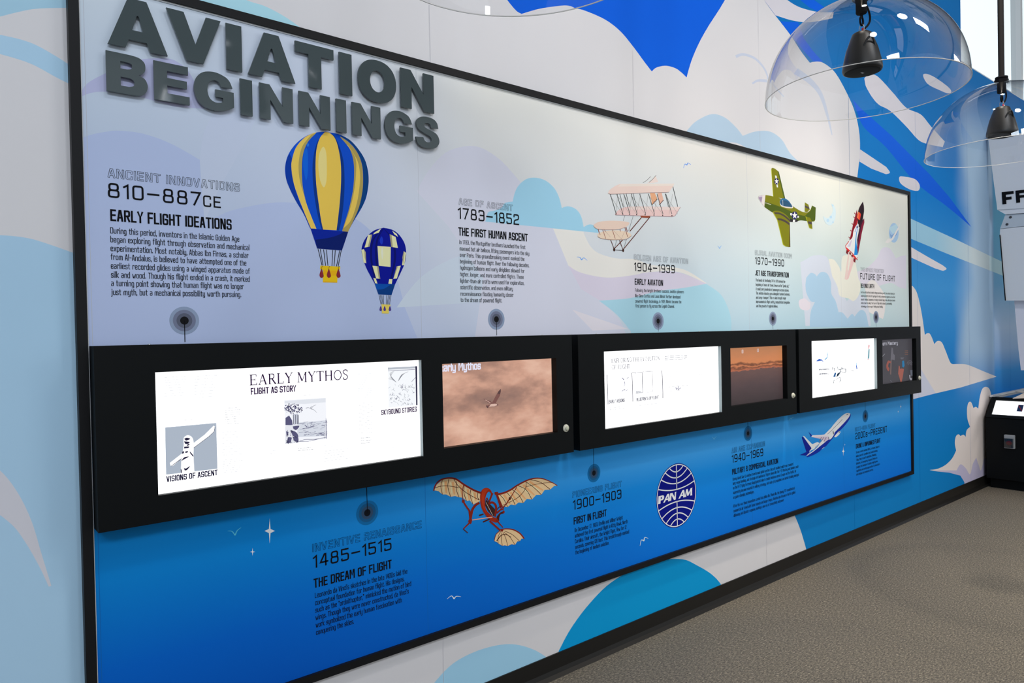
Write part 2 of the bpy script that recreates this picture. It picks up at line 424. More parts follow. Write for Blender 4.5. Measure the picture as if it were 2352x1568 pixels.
def text(B, s, px, py, pxr, cap, y, m, th=0.14, r=1.3, seg=3, gap=2.2, space=3.4, outline=0, to=None, z=0.0):
    """one line of lettering: baseline from pixel (px, py) to x = pxr, cap height in pixels, on the plane y"""
    if to is None:
        p0 = W(px, py, y); x1, yy = W(pxr, py, y).x, py
        for _ in range(3): yy = proj(Vector((x1, y, p0.z)))[1]; x1 = W(pxr, yy, y).x
        h = W(px, py - cap, y).z - p0.z; wd = x1 - p0.x
        to = lambda a, b: (p0.x + a, y - z, p0.z + b)
    else: to, wd, h = to
    items, total = layout(s, gap, space)
    t_ = th * h; sx = (wd - t_) / total; sy = (h - t_) / 10.0
    for gx, ps in items:
        shapes = []
        for j, (sharp, closed, pts) in enumerate(ps):
            q = [((gx + a) * sx + t_ / 2, b * sy + t_ / 2) for a, b in pts]
            if not sharp: q = rounded(q, closed, r * min(sy, sx * 1.5), seg)
            L, Rr = ribbon(q, closed, t_, 0 if closed else t_ / 2); n = len(L)
            if not outline:
                rng = range(n) if closed else range(n - 1)
                up = (len(ps) - j) * 0.000012
                B.add([lifted(to(*p), up) for p in L + Rr], [(i, (i + 1) % n, n + (i + 1) % n, n + i) for i in rng], m)
            else: shapes.append([L, Rr] if closed else [L + Rr[::-1]])
        for j, rings in enumerate(shapes):          # outline lettering: keep only the edge of the union of the strokes
            for ring in rings:
                n = len(ring)
                for i in range(n):
                    a, b = ring[i], ring[(i + 1) % n]; ln_ = math.hypot(b[0] - a[0], b[1] - a[1])
                    if ln_ < 1e-9: continue
                    k = max(1, int(ln_ / (0.05 * h))); dx, dy = (b[0] - a[0]) / k, (b[1] - a[1]) / k; ow = outline * h / 2; nx, ny = -(b[1] - a[1]) / ln_ * ow, (b[0] - a[0]) / ln_ * ow
                    run = None
                    for e in range(k + 1):
                        keep = e < k and not any(j != o and inside(sh, a[0] + dx * (e + .5), a[1] + dy * (e + .5)) for o, sh in enumerate(shapes))
                        if keep and run is None: run = e
                        if not keep and run is not None:
                            p0_, p1_ = (a[0] + dx * run, a[1] + dy * run), (a[0] + dx * e, a[1] + dy * e); run = None
                            B.add([to(p0_[0] + nx, p0_[1] + ny), to(p1_[0] + nx, p1_[1] + ny), to(p1_[0] - nx, p1_[1] - ny), to(p0_[0] - nx, p0_[1] - ny)], [(0, 1, 2, 3)], m)
def lifted(p, up): return (p[0], p[1] - up, p[2])
def inside(rings, x, y):
    odd = False
    for ring in rings:
        n = len(ring)
        for i in range(n):
            (x0, y0), (x1, y1) = ring[i], ring[(i + 1) % n]
            if (y0 > y) != (y1 > y) and x < (x1 - x0) * (y - y0) / (y1 - y0) + x0: odd = not odd
    return odd

SERIF = {}
for row in '''E 6.4 T1.2,0 1.2,10|t0,9.8 5.8,9.8 5.8,8|t0,.2 6.2,.2 6.2,2.2|t1.2,5.1 4.6,5.1|t4.6,4.1 4.6,6.1
A 8 t1,0 4,10|T4,10 7,0|t2,3.4 5.9,3.4|t0,.15 2.2,.15|t5.8,.15 8.2,.15
R 7 T1.2,0 1.2,10|t0,9.85 3.4,9.85 ~|~3,9.8 4.8,9.4 5.4,7.6 4.8,5.8 3,5.1 1.2,5.1|T3.4,5.1 6.6,0|t0,.15 2.6,.15|t6,.15 7.4,.15
L 6 T1.2,0 1.2,10|t0,9.85 2.6,9.85|t0,.2 5.8,.2 5.8,2.4
Y 7.4 T.8,10 3.8,4.8|t6.8,10 3.8,4.8|T3.8,4.8 3.8,0|t0,9.85 2,9.85|t5.8,9.85 7.8,9.85|t2.6,.15 5,.15
M 9.4 t1.2,0 1.2,10|T1.4,10 4.7,1|t4.7,1 8.2,10|T8.2,10 8.2,0|t0,.15 2.4,.15|t7,.15 9.4,.15|t.2,9.85 1.6,9.85|t8,9.85 9.4,9.85
T 7 T3.5,0 3.5,10|t0,8 0,9.8 7,9.8 7,8|t2.3,.15 4.7,.15
H 8 T1.2,0 1.2,10|T6.8,0 6.8,10|t1.2,5.1 6.8,5.1|t0,.15 2.4,.15|t0,9.85 2.4,9.85|t5.6,.15 8,.15|t5.6,9.85 8,9.85
O 8.4 O
S 5.4 ~4.8,7.8 4.6,9.4 2.6,10 .8,9.2 .5,7.4 1.8,5.8 3.8,4.6 5,2.8 4.2,.6 2.4,0 .6,.6 .4,2.4
X 7 T.8,10 6.2,0|t6,10 1,0|t0,9.85 2,9.85|t5,9.85 7,9.85|t0,.15 2,.15|t5,.15 7.2,.15
P 6.2 T1.2,0 1.2,10|~1.2,9.8 3.4,9.8 5.2,9.2 5.6,7.3 5,5.4 3.2,4.7 1.2,4.7|t0,9.85 1.4,9.85|t0,.15 2.6,.15
I 2.4 T1.2,0 1.2,10|t0,.15 2.4,.15|t0,9.85 2.4,9.85
N 8 t1.2,0 1.2,10|T1.2,10 6.8,0|t6.8,0 6.8,10|t0,.15 2.4,.15|t0,9.85 1.6,9.85|t5.6,9.85 8,9.85
G 7.8 ~6.8,7.8 6.2,9.4 4,10 1.6,9 .5,6.6 .5,3.4 1.6,1 4,0 6.8,.8|T6.8,.6 6.8,4.2|t5.4,4.3 7.8,4.3
V 7.6 T.8,10 3.9,0|t6.8,10 3.9,0|t0,9.85 2,9.85|t5.8,9.85 7.8,9.85
U 7.6 T1.2,10 1.2,3|~1.2,3.4 1.6,.9 3.6,0 5.8,.8 6.4,3.2|t6.4,3 6.4,10|t0,9.85 2.4,9.85|t5.4,9.85 7.6,9.85
F 6 T1.2,0 1.2,10|t0,9.8 5.8,9.8 5.8,8|t1.2,5.1 4.4,5.1|t4.4,4.1 4.4,6.1|t0,.15 2.6,.15'''.split('\n'):
    c_, w_, p_ = row.split(' ', 2); SERIF[c_] = (float(w_), p_.replace(' ~', '').split('|'))
def serif(B, s, px, py, pxr, cap, y, m, z=0.0, wt=1.0):
    p0 = W(px, py, y); x1, yy = W(pxr, py, y).x, py
    for _ in range(3): yy = proj(Vector((x1, y, p0.z)))[1]; x1 = W(pxr, yy, y).x
    h = W(px, py - cap, y).z - p0.z
    tot = sum(3.4 if c == ' ' else SERIF[c][0] + 1.3 for c in s); sx = (x1 - p0.x) / tot; sy = h / 10; x = 0
    for c in s:
        if c == ' ': x += 3.4; continue
        wd, ps = SERIF[c]
        for p in ps:
            if p == 'O': pts = ell(4.2, 5, 3.7, 4.9, 24); w_ = 0.95; cl = True
            else:
                k = p[0]; pts = [tuple(float(v) for v in q.split(',')) for q in p[1:].split()]; cl = False
                w_ = {'T': 1.15, 't': 0.30 + 0.2 * wt, '~': 0.8}[k] * wt
                if k == '~': pts = sm(pts, 4)
            q = [((x + a) * sx, b * sy) for a, b in pts]; L, Rr = ribbon(q, cl, w_ * (sx + sy) / 2, 0); n = len(L)
            B.add([(p0.x + a, y - z, p0.z + b) for a, b in L + Rr], [(i, (i + 1) % n, n + (i + 1) % n, n + i) for i in (range(n) if cl else range(n - 1))], m)
        x += wd + 1.3

# ================================================================== THE ROOM
XC = 12.5          # far right corner, out of the frame
SILL = 3.80; WIN0 = 7.03; CEIL = 5.2
fl = MB().box((-4, -8, -0.1), (XC + 0.2, 0.2, 0.0), CARPET); fl.build('floor', kind='structure')
MB().box((-4, -8, CEIL), (XC + 0.2, 0.2, CEIL + 0.1), mat('ceiling_paint', (0.09, 0.09, 0.095, 1), 0.9, 0.1)).build('ceiling', kind='structure')

# back wall with the printed cloud mural (surface print inside this one mesh)
wl = Flat(0.0, 0.00002)
out = [(-4, 0), (XC, 0), (XC, SILL), (WIN0, SILL), (WIN0, CEIL), (-4, CEIL)]
wl.prism([out], lambda a, b, d: (a, d, b), 0.0, 0.15, WHITE)
def mural(pts, c, lift=True): wl.poly(pts, P(*c) if isinstance(c, tuple) else c, lift)
# left of the panel
mural([(0, -40), (160, -40), (152, 18)] + sm([(152, 18), (75, 21), (0, 38)]) + [(-60, 60), (-60, -40)], (158, 194, 212))
mural(sm([(-60, 72), (0, 80), (70, 98), (130, 130), (175, 160)]) + sm([(175, 200), (130, 178), (70, 146), (0, 124), (-60, 110)]), (166, 198, 220))
mural(sm([(-80, 540), (0, 540), (60, 546), (110, 560), (200, 592)]) + [(230, 1640), (-80, 1640)], (164, 196, 218))
mural(sm([(-60, 1040), (0, 1080), (40, 1130), (72, 1195), (95, 1270), (118, 1345)]) + sm([(112, 1347), (90, 1300), (55, 1240), (20, 1198), (-60, 1140)]), (200, 198, 204))
# above the panel
mural([(400, -60), (440, -60)] + sm([(470, -40), (565, 0), (610, 15), (660, 42), (712, 80)]) + [(712, 100), (420, 20)], (166, 208, 226))
deep = (0, 88, 206)
mural([(1130, -60)] + sm([(1140, -35), (1165, 0), (1185, 24), (1198, 32)]) + sm([(1198, 32), (1240, 20), (1290, 13), (1310, 14), (1322, 19), (1345, 25), (1390, 45), (1425, 72), (1455, 108), (1480, 142), (1497, 164)]) + sm([(1497, 164), (1508, 155), (1530, 151), (1552, 157), (1568, 169), (1577, 178)]) + sm([(1577, 178), (1588, 140), (1605, 100), (1626, 62), (1650, 25), (1665, 0), (1700, -60)]), deep)
mural(sm([(1570, 312), (1582, 295), (1601, 277), (1635, 262), (1665, 270), (1691, 293), (1706, 312)]) + sm([(1706, 312), (1735, 302), (1768, 302), (1795, 320), (1815, 352), (1840, 376)]) + [(1840, 400), (1570, 330)], (168, 190, 208))
mural(sm([(1652, 336), (1666, 328), (1690, 328), (1712, 338), (1730, 352)]) + [(1730, 365), (1652, 345)], (208, 205, 208))
for pts, w0, w1 in ((sm([(1690, 130), (1708, 125), (1735, 135), (1755, 157), (1764, 178)]), 7, 3), (sm([(1728, 192), (1741, 185), (1762, 186)]), 4, 7),
                    (sm([(1762, 178), (1785, 205), (1800, 222)]), 4, 2), (sm([(1828, 163), (1861, 187), (1885, 217), (1901, 267), (1911, 310)]), 16, 2)):
    wl.line(pts, w0, P(186, 192, 206), w1, lift=True)
# the blue sky from the big cloud to the corner
top_r = [(2300, 20), (2290, 1125)]
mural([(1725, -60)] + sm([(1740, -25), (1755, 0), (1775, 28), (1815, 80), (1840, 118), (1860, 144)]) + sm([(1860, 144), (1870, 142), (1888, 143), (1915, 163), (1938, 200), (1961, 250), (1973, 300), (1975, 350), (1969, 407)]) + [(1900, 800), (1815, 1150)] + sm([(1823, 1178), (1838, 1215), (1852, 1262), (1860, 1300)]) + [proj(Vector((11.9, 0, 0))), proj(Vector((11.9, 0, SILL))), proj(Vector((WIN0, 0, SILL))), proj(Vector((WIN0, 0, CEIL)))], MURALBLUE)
pale = (202, 198, 204)
mural([(1722, -62), (1790, -40)] + sm([(1808, 0), (1835, 16), (1876, 27), (1915, 28)]) + sm([(1912, 42), (1860, 51), (1820, 47), (1781, 35)]) + [(1755, 0)], pale)
mural([(1800, -60), (1840, -60), (1870, 0), (1895, 18), (1880, 27), (1860, 18), (1838, 0)], deep)
mural([(1792, 49), (1833, 51), (1846, 88), (1868, 118), (1890, 142), (1868, 141), (1846, 117), (1816, 80)], deep)
mural([(1958, 228), (1975, 247), (2048, 312), (2135, 400)] + sm([(2180, 452), (2231, 521)]) + sm([(2231, 521), (2175, 474), (2101, 417), (2035, 338), (1985, 293), (1966, 252)]), deep)
mural(sm([(1985, 180), (1995, 172), (2015, 175), (2051, 213), (2081, 247), (2115, 263), (2138, 290), (2170, 325)]) + sm([(2165, 338), (2128, 330), (2108, 320), (2081, 290), (2045, 255), (2018, 240), (2001, 220), (1988, 197)]), pale)
mural(loop([(2120, 173), (2130, 170), (2151, 180), (2178, 200), (2185, 211), (2176, 214), (2158, 207), (2131, 193)]), pale)
mural([(1974, 342), (2001, 360)] + sm([(2035, 383), (2044, 396), (2035, 400)]) + [(2001, 387), (1974, 371)], pale)
mural(loop([(2066, 406), (2080, 406), (2101, 411), (2112, 424), (2110, 437), (2096, 437), (2080, 430), (2067, 419)]), pale)
LB = mat('mural_band', (0, 0, 0, 1), 0.6, 0.2); t = NT(LB); q = t.pos()
t.l(t.ramp(t.range(q[0], 6.4, 8.5), [(0, rgb(146, 190, 212)), (0.42, rgb(198, 208, 208)), (0.60, rgb(198, 208, 208)), (0.66, rgb(170, 200, 206)), (1, rgb(170, 200, 206))]), t.b.inputs['Base Color'])
mural([(2070, 492), (2194, 549), (2283, 592), (2360, 628), (2360, 656), (2286, 626), (2174, 582), (2070, 539)], LB)
mural([(2070, 554), (2128, 588)] + sm([(2165, 609), (2174, 617), (2166, 622)]) + [(2147, 616), (2070, 581)], (214, 208, 212))
cl = (220, 210, 206)
mural([(2060, 640), (2083, 638)] + sm([(2083, 638), (2088, 654), (2096, 657), (2104, 668), (2110, 686), (2118, 726), (2124, 769)]) + sm([(2124, 769), (2130, 765), (2137, 768), (2146, 790)]) + sm([(2146, 790), (2153, 783), (2163, 786), (2172, 806), (2182, 831), (2188, 836)]) + sm([(2188, 836), (2215, 836), (2232, 841), (2258, 852), (2288, 864)]) + [(2288, 865), (2205, 890), (2149, 903), (2060, 926)], cl)
mural([(2110, 838), (2118, 852), (2149, 903), (2060, 926), (2060, 890)], (198, 200, 216))
low = sm([(2135, 1079), (2154, 1076), (2172, 1067), (2187, 1052), (2196, 1034)]) + sm([(2196, 1034), (2193, 1018), (2195, 1003), (2201, 997), (2206, 1001)]) + sm([(2206, 1001), (2213, 998), (2218, 1003)]) + sm([(2218, 1003), (2220, 988), (2228, 980)]) + sm([(2228, 980), (2222, 962), (2221, 939), (2224, 925), (2230, 923), (2236, 937)]) + sm([(2236, 937), (2241, 934), (2247, 938)]) + sm([(2247, 938), (2250, 913), (2256, 893), (2265, 888), (2273, 894), (2278, 912)])
edge = [(2288, 930), (2290, 1122), (2215, 1140)]
mural(low + edge + [(2215, 1107), (2206, 1092), (2180, 1085), (2151, 1082)], (220, 208, 203))
mural([(2142, 1080), (2197, 1080)] + sm([(2197, 1080), (2206, 1066), (2218, 1075), (2228, 1089), (2234, 1066), (2242, 1051)]) + sm([(2242, 1051), (2248, 1068), (2253, 1080), (2260, 1053)]) + [(2275, 1050), (2290, 1122), (2215, 1140), (2215, 1107), (2206, 1092), (2180, 1085)], (186, 180, 206))
# under the panel
mural([(960, 1640)] + sm([(985, 1590), (997, 1568), (1037, 1526), (1084, 1499), (1134, 1483), (1177, 1479), (1217, 1488), (1251, 1506), (1300, 1545)]) + [(1300, 1640)], (152, 196, 222))
mural([(1250, 1600)] + sm([(1262, 1540), (1284, 1493), (1311, 1443), (1351, 1389), (1401, 1339), (1467, 1301), (1517, 1286), (1568, 1284), (1601, 1298), (1635, 1319), (1658, 1345), (1680, 1390)]) + [(1680, 1420)], (4, 142, 198))
for xs, za, zb_ in ((0.02, 0.1, CEIL), (1.49, 2.53, 4.2), (1.49, 0.1, 0.35), (2.66, 2.53, W(1440, 112).z), (3.78, 2.53, CEIL), (3.78, 0.1, 0.35), (4.90, 2.53, CEIL), (4.90, 0.1, 0.35), (6.02, 0.1, CEIL), (7.14, 0.1, SILL), (8.26, 0.1, SILL)):
    wl.k += 1; wl.add([(xs, -0.0012, za), (xs + 0.0016, -0.0012, za), (xs + 0.0016, -0.0012, zb_), (xs, -0.0012, zb_)], [(0, 1, 2, 3)], mat('mural_seam', rgb(186, 184, 188), 0.8, 0.0) if xs < 4.2 else mat('mural_seam_blue', rgb(8, 100, 166), 0.8, 0.0))
wl.build('wall_back', kind='structure')

# right wall (mural continues round the corner) and the clerestory windows
MB().box((XC, -8, 0), (XC + 0.15, 0.15, SILL), WHITE).build('wall_right', kind='structure')
MB().box((-4.1, -8, 0), (-4.0, 0.15, CEIL), WHITE).build('blocker_wall_left', kind='structure')  # added out of view to keep sky light off the left end
ALU = mat('white_window_frame', (0.75, 0.78, 0.8, 1), 0.4, 0.4)
def window(n, axis, a0, a1, c):
    fr = MB(); g = MB()
    b = (lambda u0, u1, z0, z1, d0, d1: fr.box((u0, c + d0, z0), (u1, c + d1, z1), ALU)) if axis == 'x' else (lambda u0, u1, z0, z1, d0, d1: fr.box((c + d0, u0, z0), (c + d1, u1, z1), ALU))
    b(a0, a1, SILL, SILL + 0.04, 0.03, 0.12); b(a0, a1, CEIL - 0.06, CEIL, 0.03, 0.12)
    m = max(1, round((a1 - a0) / 1.6))
    for i in range(m + 1):
        u = a0 + (a1 - a0 - 0.06) * i / m; b(u, u + 0.06, SILL + 0.04, CEIL - 0.06, 0.03, 0.12)
    o = fr.build('window_%d' % n, kind='structure')
    if axis == 'x': g.add([(a0, c + 0.075, SILL), (a1, c + 0.075, SILL), (a1, c + 0.075, CEIL), (a0, c + 0.075, CEIL)], [(0, 1, 2, 3)], PANE)
    else: g.add([(c + 0.075, a0, SILL), (c + 0.075, a1, SILL), (c + 0.075, a1, CEIL), (c + 0.075, a0, CEIL)], [(0, 1, 2, 3)], PANE)
    g.build('window_pane', o)
window(1, 'x', WIN0, XC + 0.02, 0.0)
window(2, 'y', -8, -0.0, XC)

# vinyl cove base along both walls
BB = mat('black_vinyl_base', (0.010, 0.009, 0.008, 1), 0.45, 0.35)
prof = [(0, 0.095), (-0.006, 0.095), (-0.008, 0.03), (-0.014, 0.012), (-0.030, 0.0), (0, 0.0)]
b1 = MB(); n = len(prof)
b1.add([(-4, y, z) for y, z in prof] + [(XC - 0.001, y, z) for y, z in prof], [(i, (i + 1) % n, n + (i + 1) % n, n + i) for i in range(n)] + [tuple(range(n)), tuple(range(n, 2 * n))], BB)
b1.build('baseboard_back', kind='structure')
b2 = MB(); b2.add([(XC + y, -8, z) for y, z in prof] + [(XC + y, -0.04, z) for y, z in prof], [(i, (i + 1) % n, n + (i + 1) % n, n + i) for i in range(n)] + [tuple(range(n)), tuple(range(n, 2 * n))], BB)
b2.build('baseboard_right', kind='structure')

# ================================================================== THE TIMELINE PANEL
PX0, PX1, PZ0, PZ1, YB = 0.305, 5.832, 0.350, 2.523, -0.020
panel = empty('timeline_panel', (PX0, 0, PZ0), 'wide black-framed timeline panel with pale sky above and deep blue sky below', 'display panel')
fr = MB(); fw = 0.026
fr.box((PX0, -0.032, PZ1 - fw), (PX1, -0.001, PZ1), FRAMEB); fr.box((PX0, -0.032, PZ0), (PX1, -0.001, PZ0 + fw), FRAMEB)
fr.box((PX0, -0.032, PZ0 + fw), (PX0 + fw, -0.001, PZ1 - fw), FRAMEB); fr.box((PX1 - fw, -0.032, PZ0 + fw), (PX1, -0.001, PZ1 - fw), FRAMEB)
fr.build('frame', panel, 'thin black edge frame')
ix0, ix1, iz0, iz1 = PX0 + fw, PX1 - fw, PZ0 + fw, PZ1 - fw
gs = MB(); gk = mat('white_gasket', (0.8, 0.82, 0.84, 1), 0.5)
gs.box((ix0, -0.024, iz1 - 0.004), (ix1, -0.021, iz1), gk); gs.box((ix0, -0.024, iz0), (ix0 + 0.003, -0.021, iz1 - 0.004), gk)
gs.build('gasket', panel, 'thin white fabric edge')

def rect(B, x0, x1, z0, z1, y, m): B.add([(x0, y, z0), (x1, y, z0), (x1, y, z1), (x0, y, z1)], [(0, 1, 2, 3)], m)
bd = Flat(YB, 0.00001)
bd.box((ix0, YB, 1.235), (ix1, -0.002, iz1), SKYTOP)
def cloud(pts, c): bd.poly(pts, P(*c))
cloud(sm([(181, 222), (200, 192), (243, 168), (300, 142), (350, 134), (400, 138), (440, 175), (470, 250)]) + sm([(400, 245), (330, 225), (260, 212), (215, 212), (181, 224)]), (174, 176, 206))
cloud(sm([(181, 322), (203, 311), (240, 303), (273, 300), (329, 307), (393, 330), (459, 367)]) + sm([(459, 367), (463, 440), (470, 510)]) + sm([(470, 510), (499, 497), (536, 482), (612, 467), (668, 465), (740, 476), (807, 497), (860, 540), (905, 620), (930, 706)]) + [(960, 780), (190, 795)], (170, 182, 212))
cloud(sm([(459, 367), (470, 300), (500, 250), (540, 225), (600, 230), (560, 330), (500, 440), (470, 510)]), (184, 193, 212))
cloud([(911, 706)] + sm([(911, 706), (937, 670), (971, 633), (1024, 600), (1074, 586), (1140, 600)]) + [(1160, 690)], (192, 202, 214))
cloud(sm([(958, 440), (971, 413), (991, 383), (1024, 350), (1067, 336), (1104, 339), (1144, 363), (1171, 390), (1197, 420)]) + [(1290, 525), (1310, 610)] + sm([(1310, 610), (1360, 670), (1420, 730), (1440, 775)]) + [(1090, 780), (1110, 640), (1030, 520)], (200, 201, 214))
ce = crop(1100, 300, 3.409)
cloud(ce(sm([(50, 712), (72, 640), (115, 628), (175, 605), (205, 566), (265, 555)]) + sm([(265, 555), (280, 490), (310, 430), (370, 380), (440, 368), (520, 390), (590, 450), (630, 530), (648, 605)]) + sm([(648, 605), (700, 592), (760, 615), (800, 670), (820, 755)]) + sm([(820, 755), (860, 735), (900, 740), (935, 765)]) + [(935, 800), (500, 756)]), (152, 198, 222))
cloud(ce([(580, 765), (820, 790)] + sm([(820, 800), (870, 900), (940, 960), (1080, 1000), (1220, 1005), (1350, 1050), (1600, 1085), (1780, 1192)]) + sm([(1780, 1196), (1560, 1105), (1330, 1108), (1200, 1132), (1000, 1150), (800, 1112), (700, 1056)])), (220, 216, 210))
cloud(ce(sm([(700, 1056), (800, 1112), (1000, 1150), (1200, 1132), (1330, 1108), (1560, 1108), (1780, 1196)]) + sm([(1780, 1197), (1600, 1230), (1400, 1255), (1180, 1310), (950, 1330)]) + [(800, 1240)]), (204, 197, 212))
cloud(ce(sm([(940, 1330), (1180, 1312), (1400, 1257), (1600, 1232), (1780, 1199)]) + sm([(1780, 1199), (1900, 1290), (1970, 1450), (1975, 1590)]) + [(1190, 1600)] + sm([(1190, 1570), (1080, 1440), (940, 1330)])), (162, 202, 216))
cloud(ce([(730, 1400), (1170, 1552), (890, 1565)]), (212, 207, 214))
cs = crop(1850, 440, 5.058)
cloud(cs(sm([(-60, 820), (0, 790), (80, 745), (190, 738), (255, 770), (300, 890), (330, 1000), (370, 1100), (400, 1210), (450, 1215)]) + sm([(480, 1270), (530, 1230), (570, 1265), (620, 1195), (700, 1250), (740, 1400), (760, 1560)]) + [(0, 1560)]), (200, 206, 218))
cloud(cs(sm([(270, 780), (330, 790), (390, 870), (415, 930), (420, 800), (450, 740), (560, 760), (600, 920), (640, 1080), (620, 1200), (560, 1270), (500, 1240), (400, 1210), (370, 1100), (310, 980)])), (234, 218, 206))
cloud(cs(sm([(600, 930), (720, 880), (830, 770), (880, 670), (930, 645), (990, 670), (1050, 775)]) + sm([(1050, 775), (1110, 748), (1170, 740)]) + [(1172, 1130)] + sm([(1172, 1130), (1090, 1110), (1000, 1060), (900, 1080), (850, 1100)]) + [(680, 1110), (620, 1020)]), (206, 202, 214))
cloud(cs(sm([(690, 1110), (740, 1040), (800, 1030), (850, 1090), (900, 1160), (930, 1240), (920, 1400), (900, 1480)]) + [(740, 1400)]), (222, 214, 212))
cloud(cs(sm([(10, 1000), (60, 945), (110, 958), (130, 985)]) + sm([(130, 985), (180, 935), (250, 950), (295, 1050), (300, 1180), (350, 1270), (385, 1400)]) + sm([(385, 1400), (430, 1405), (490, 1475)]) + sm([(490, 1475), (540, 1420), (570, 1450)]) + sm([(570, 1450), (640, 1375), (700, 1410), (735, 1570)]) + [(50, 1570)] + sm([(50, 1560), (60, 1400), (110, 1280)]) + sm([(110, 1280), (60, 1270), (10, 1170), (0, 1080)])), (166, 196, 218))
cloud(crop(1710, 560, 7.468)(loop([(930, 1000), (960, 950), (1040, 935), (1090, 980), (1130, 1020), (1120, 1110), (1060, 1140), (960, 1110)])), (216, 208, 216))
bd.box((ix0, YB, iz0), (ix1, -0.002, 1.235), SKYLOW)
for px, py in ((958, 300), (1717, 500), (1931, 600), (207, 600)):
    xs = W(px, py, YB).x; bd.k += 1
    rect(bd, xs, xs + 0.0015, 1.49, iz1, YB - bd.k * bd.step, mat('print_seam', rgb(176, 180, 190)))
    rect(bd, xs, xs + 0.0015, iz0, 0.99, YB - bd.k * bd.step, mat('print_seam_blue', rgb(4, 92, 166)))
bd.build('backdrop', panel)

YT = YB - 0.0009          # plane of the lettering
YP = YB - 0.0005          # first plane of the pictures
def block(label, head, date, sub, body, ink=INK, oink=INK, ow=0.035):
    """head/date/sub: (text, px, py, pxr, cap); body: rows of the same"""
    B = MB()
    for row in body: text(B, *row, YT, ink, th=0.096, gap=2.1, seg=2, r=1.2)
    o = B.build('text_block', panel, label)
    B = MB(); text(B, *head, YT, oink, th=0.165, gap=2.5, outline=ow, seg=3, r=1.6); B.build('era_lettering', o)
    B = MB()
    for d in date: text(B, *d, YT, ink, th=0.125, seg=4, gap=2.4, r=1.9)
    B.build('date_lettering', o)
    B = MB(); text(B, *sub, YT, ink, th=0.15, gap=2.5, seg=2, r=1.1); B.build('heading_lettering', o)
def rows(lines, x0, x1, ys, rights, cap):
    n = len(lines); return [(s, x0 + (x1 - x0) * i / max(n - 1, 1), ys[i], rights[i], cap) for i, s in enumerate(lines)]
block('black text about 810 to 887 and early flight ideas', ('ANCIENT INNOVATIONS', 248, 407, 550.5, 21),
      [('810–887', 248, 453, 462, 34), ('CE', 467, 474, 507.5, 26)], ('EARLY FLIGHT IDEATIONS', 253.5, 507, 532.5, 27),
      rows(['During this period, inventors in the Islamic Golden Age', 'began exploring flight through observation and mechanical', 'experimentation. Most notably, Abbas Ibn Firnas, a scholar', 'from Al-Andalus, is believed to have attempted one of the', 'earliest recorded glides using a winged apparatus made of', 'silk and wood. Though his flight ended in a crash, it marked', 'a turning point showing that human flight was no longer', 'just myth, but a mechanical possibility worth pursuing.'],
           253.5, 255.6, (535.7, 556, 576.5, 596.5, 616.8, 637.3, 656.7, 677.2), (550, 573, 571, 566, 574, 574, 560, 554), 14.2))
block('black text about 1783 to 1852 and the first ascent', ('AGE OF ASCENT', 1053.8, 469.5, 1177.5, 15), [('1783–1852', 1052, 502, 1192.5, 26)], ('THE FIRST HUMAN ASCENT', 1053, 540.5, 1212.5, 19),
      rows(['In 1783, the Montgolfier brothers launched the first', 'manned hot air balloon, lifting passengers into the sky', 'over Paris. This groundbreaking event marked the', 'beginning of human flight. Over the following decades,', 'hydrogen balloons and early dirigibles allowed for', 'higher, longer, and more controlled flights. These', 'lighter-than-air crafts were used for exploration,', 'scientific observation, and even military', 'reconnaissance floating humanity closer', 'to the dream of powered flight.'],
           1055.5, 1058.2, (560, 575, 589.6, 604.3, 619, 634, 649, 663.8, 678.8, 693), (1207, 1215.7, 1204.6, 1215.4, 1204.6, 1203, 1204, 1178, 1179.6, 1153), 9.6))
block('black text about 1904 to 1939 and early aviation', ('GOLDEN AGE OF AVIATION', 1456, 596.4, 1580.5, 12.6), [('1904–1939', 1457, 622, 1550, 19.8)], ('EARLY AVIATION', 1458, 653.5, 1523, 14),
      rows(["Following the Wright Brothers' success, aviation pioneers", 'like Glenn Curtiss and Louis Blériot further developed', 'powered flight technology. In 1909, Blériot became the', 'first person to fly across the English Channel.'], 1459, 1460, (669.7, 682.5, 694.6, 705.8), (1570.7, 1563, 1565, 1549), 7.4), oink=GREYINK)
block('black text about 1970 to 1990 and jet age transformation', ('GLOBAL AVIATION BOOM', 1734, 585, 1818.7, 11), [('1970–1990', 1734.8, 606.2, 1801, 16.5)], ('JET AGE TRANSFORMATION', 1735, 632.3, 1812, 12.2),
      rows(['The launch of the Boeing 747 in 1970 marked the', 'beginning of mass air travel. Known as the "jumbo jet,"', 'it could carry hundreds of passengers across oceans.', 'The aviation industry grew alongside tourism, business,', 'and cargo transport. This era also brought major', 'improvements in flight safety, computerized navigation,', 'and the growth of regional airlines.'],
           1736, 1737, (645.7, 656.1, 666.2, 675.8, 685.6, 695.5, 705.3), (1803.7, 1812.8, 1812, 1814, 1805.7, 1814.4, 1786.7), 6.4), oink=GREYINK)
block('black text about the future of flight beyond earth', ('THE SPACE FRONTIER', 1976.5, 622.3, 2030, 8.5), [('FUTURE OF FLIGHT', 1976, 640.7, 2056, 14)], ('BEYOND EARTH', 1977, 660.4, 2008, 9.7),
      rows(['As the world confronts climate change and urban growth, the aviation industry is', 'exploring electric aircraft, hydrogen fuel cells, autonomous systems, and vertical', 'takeoff vehicles. Companies are racing to develop flying taxis, while space tourism', 'inches closer to reality. The future of flight will be shaped by sustainability,', 'technology, and new ways of thinking about mobility.'], 1977.5, 1978, (672.9, 681.2, 689.5, 697.6, 705.5), (2055, 2055.6, 2056, 2049, 2028), 4.7), oink=GREYINK)
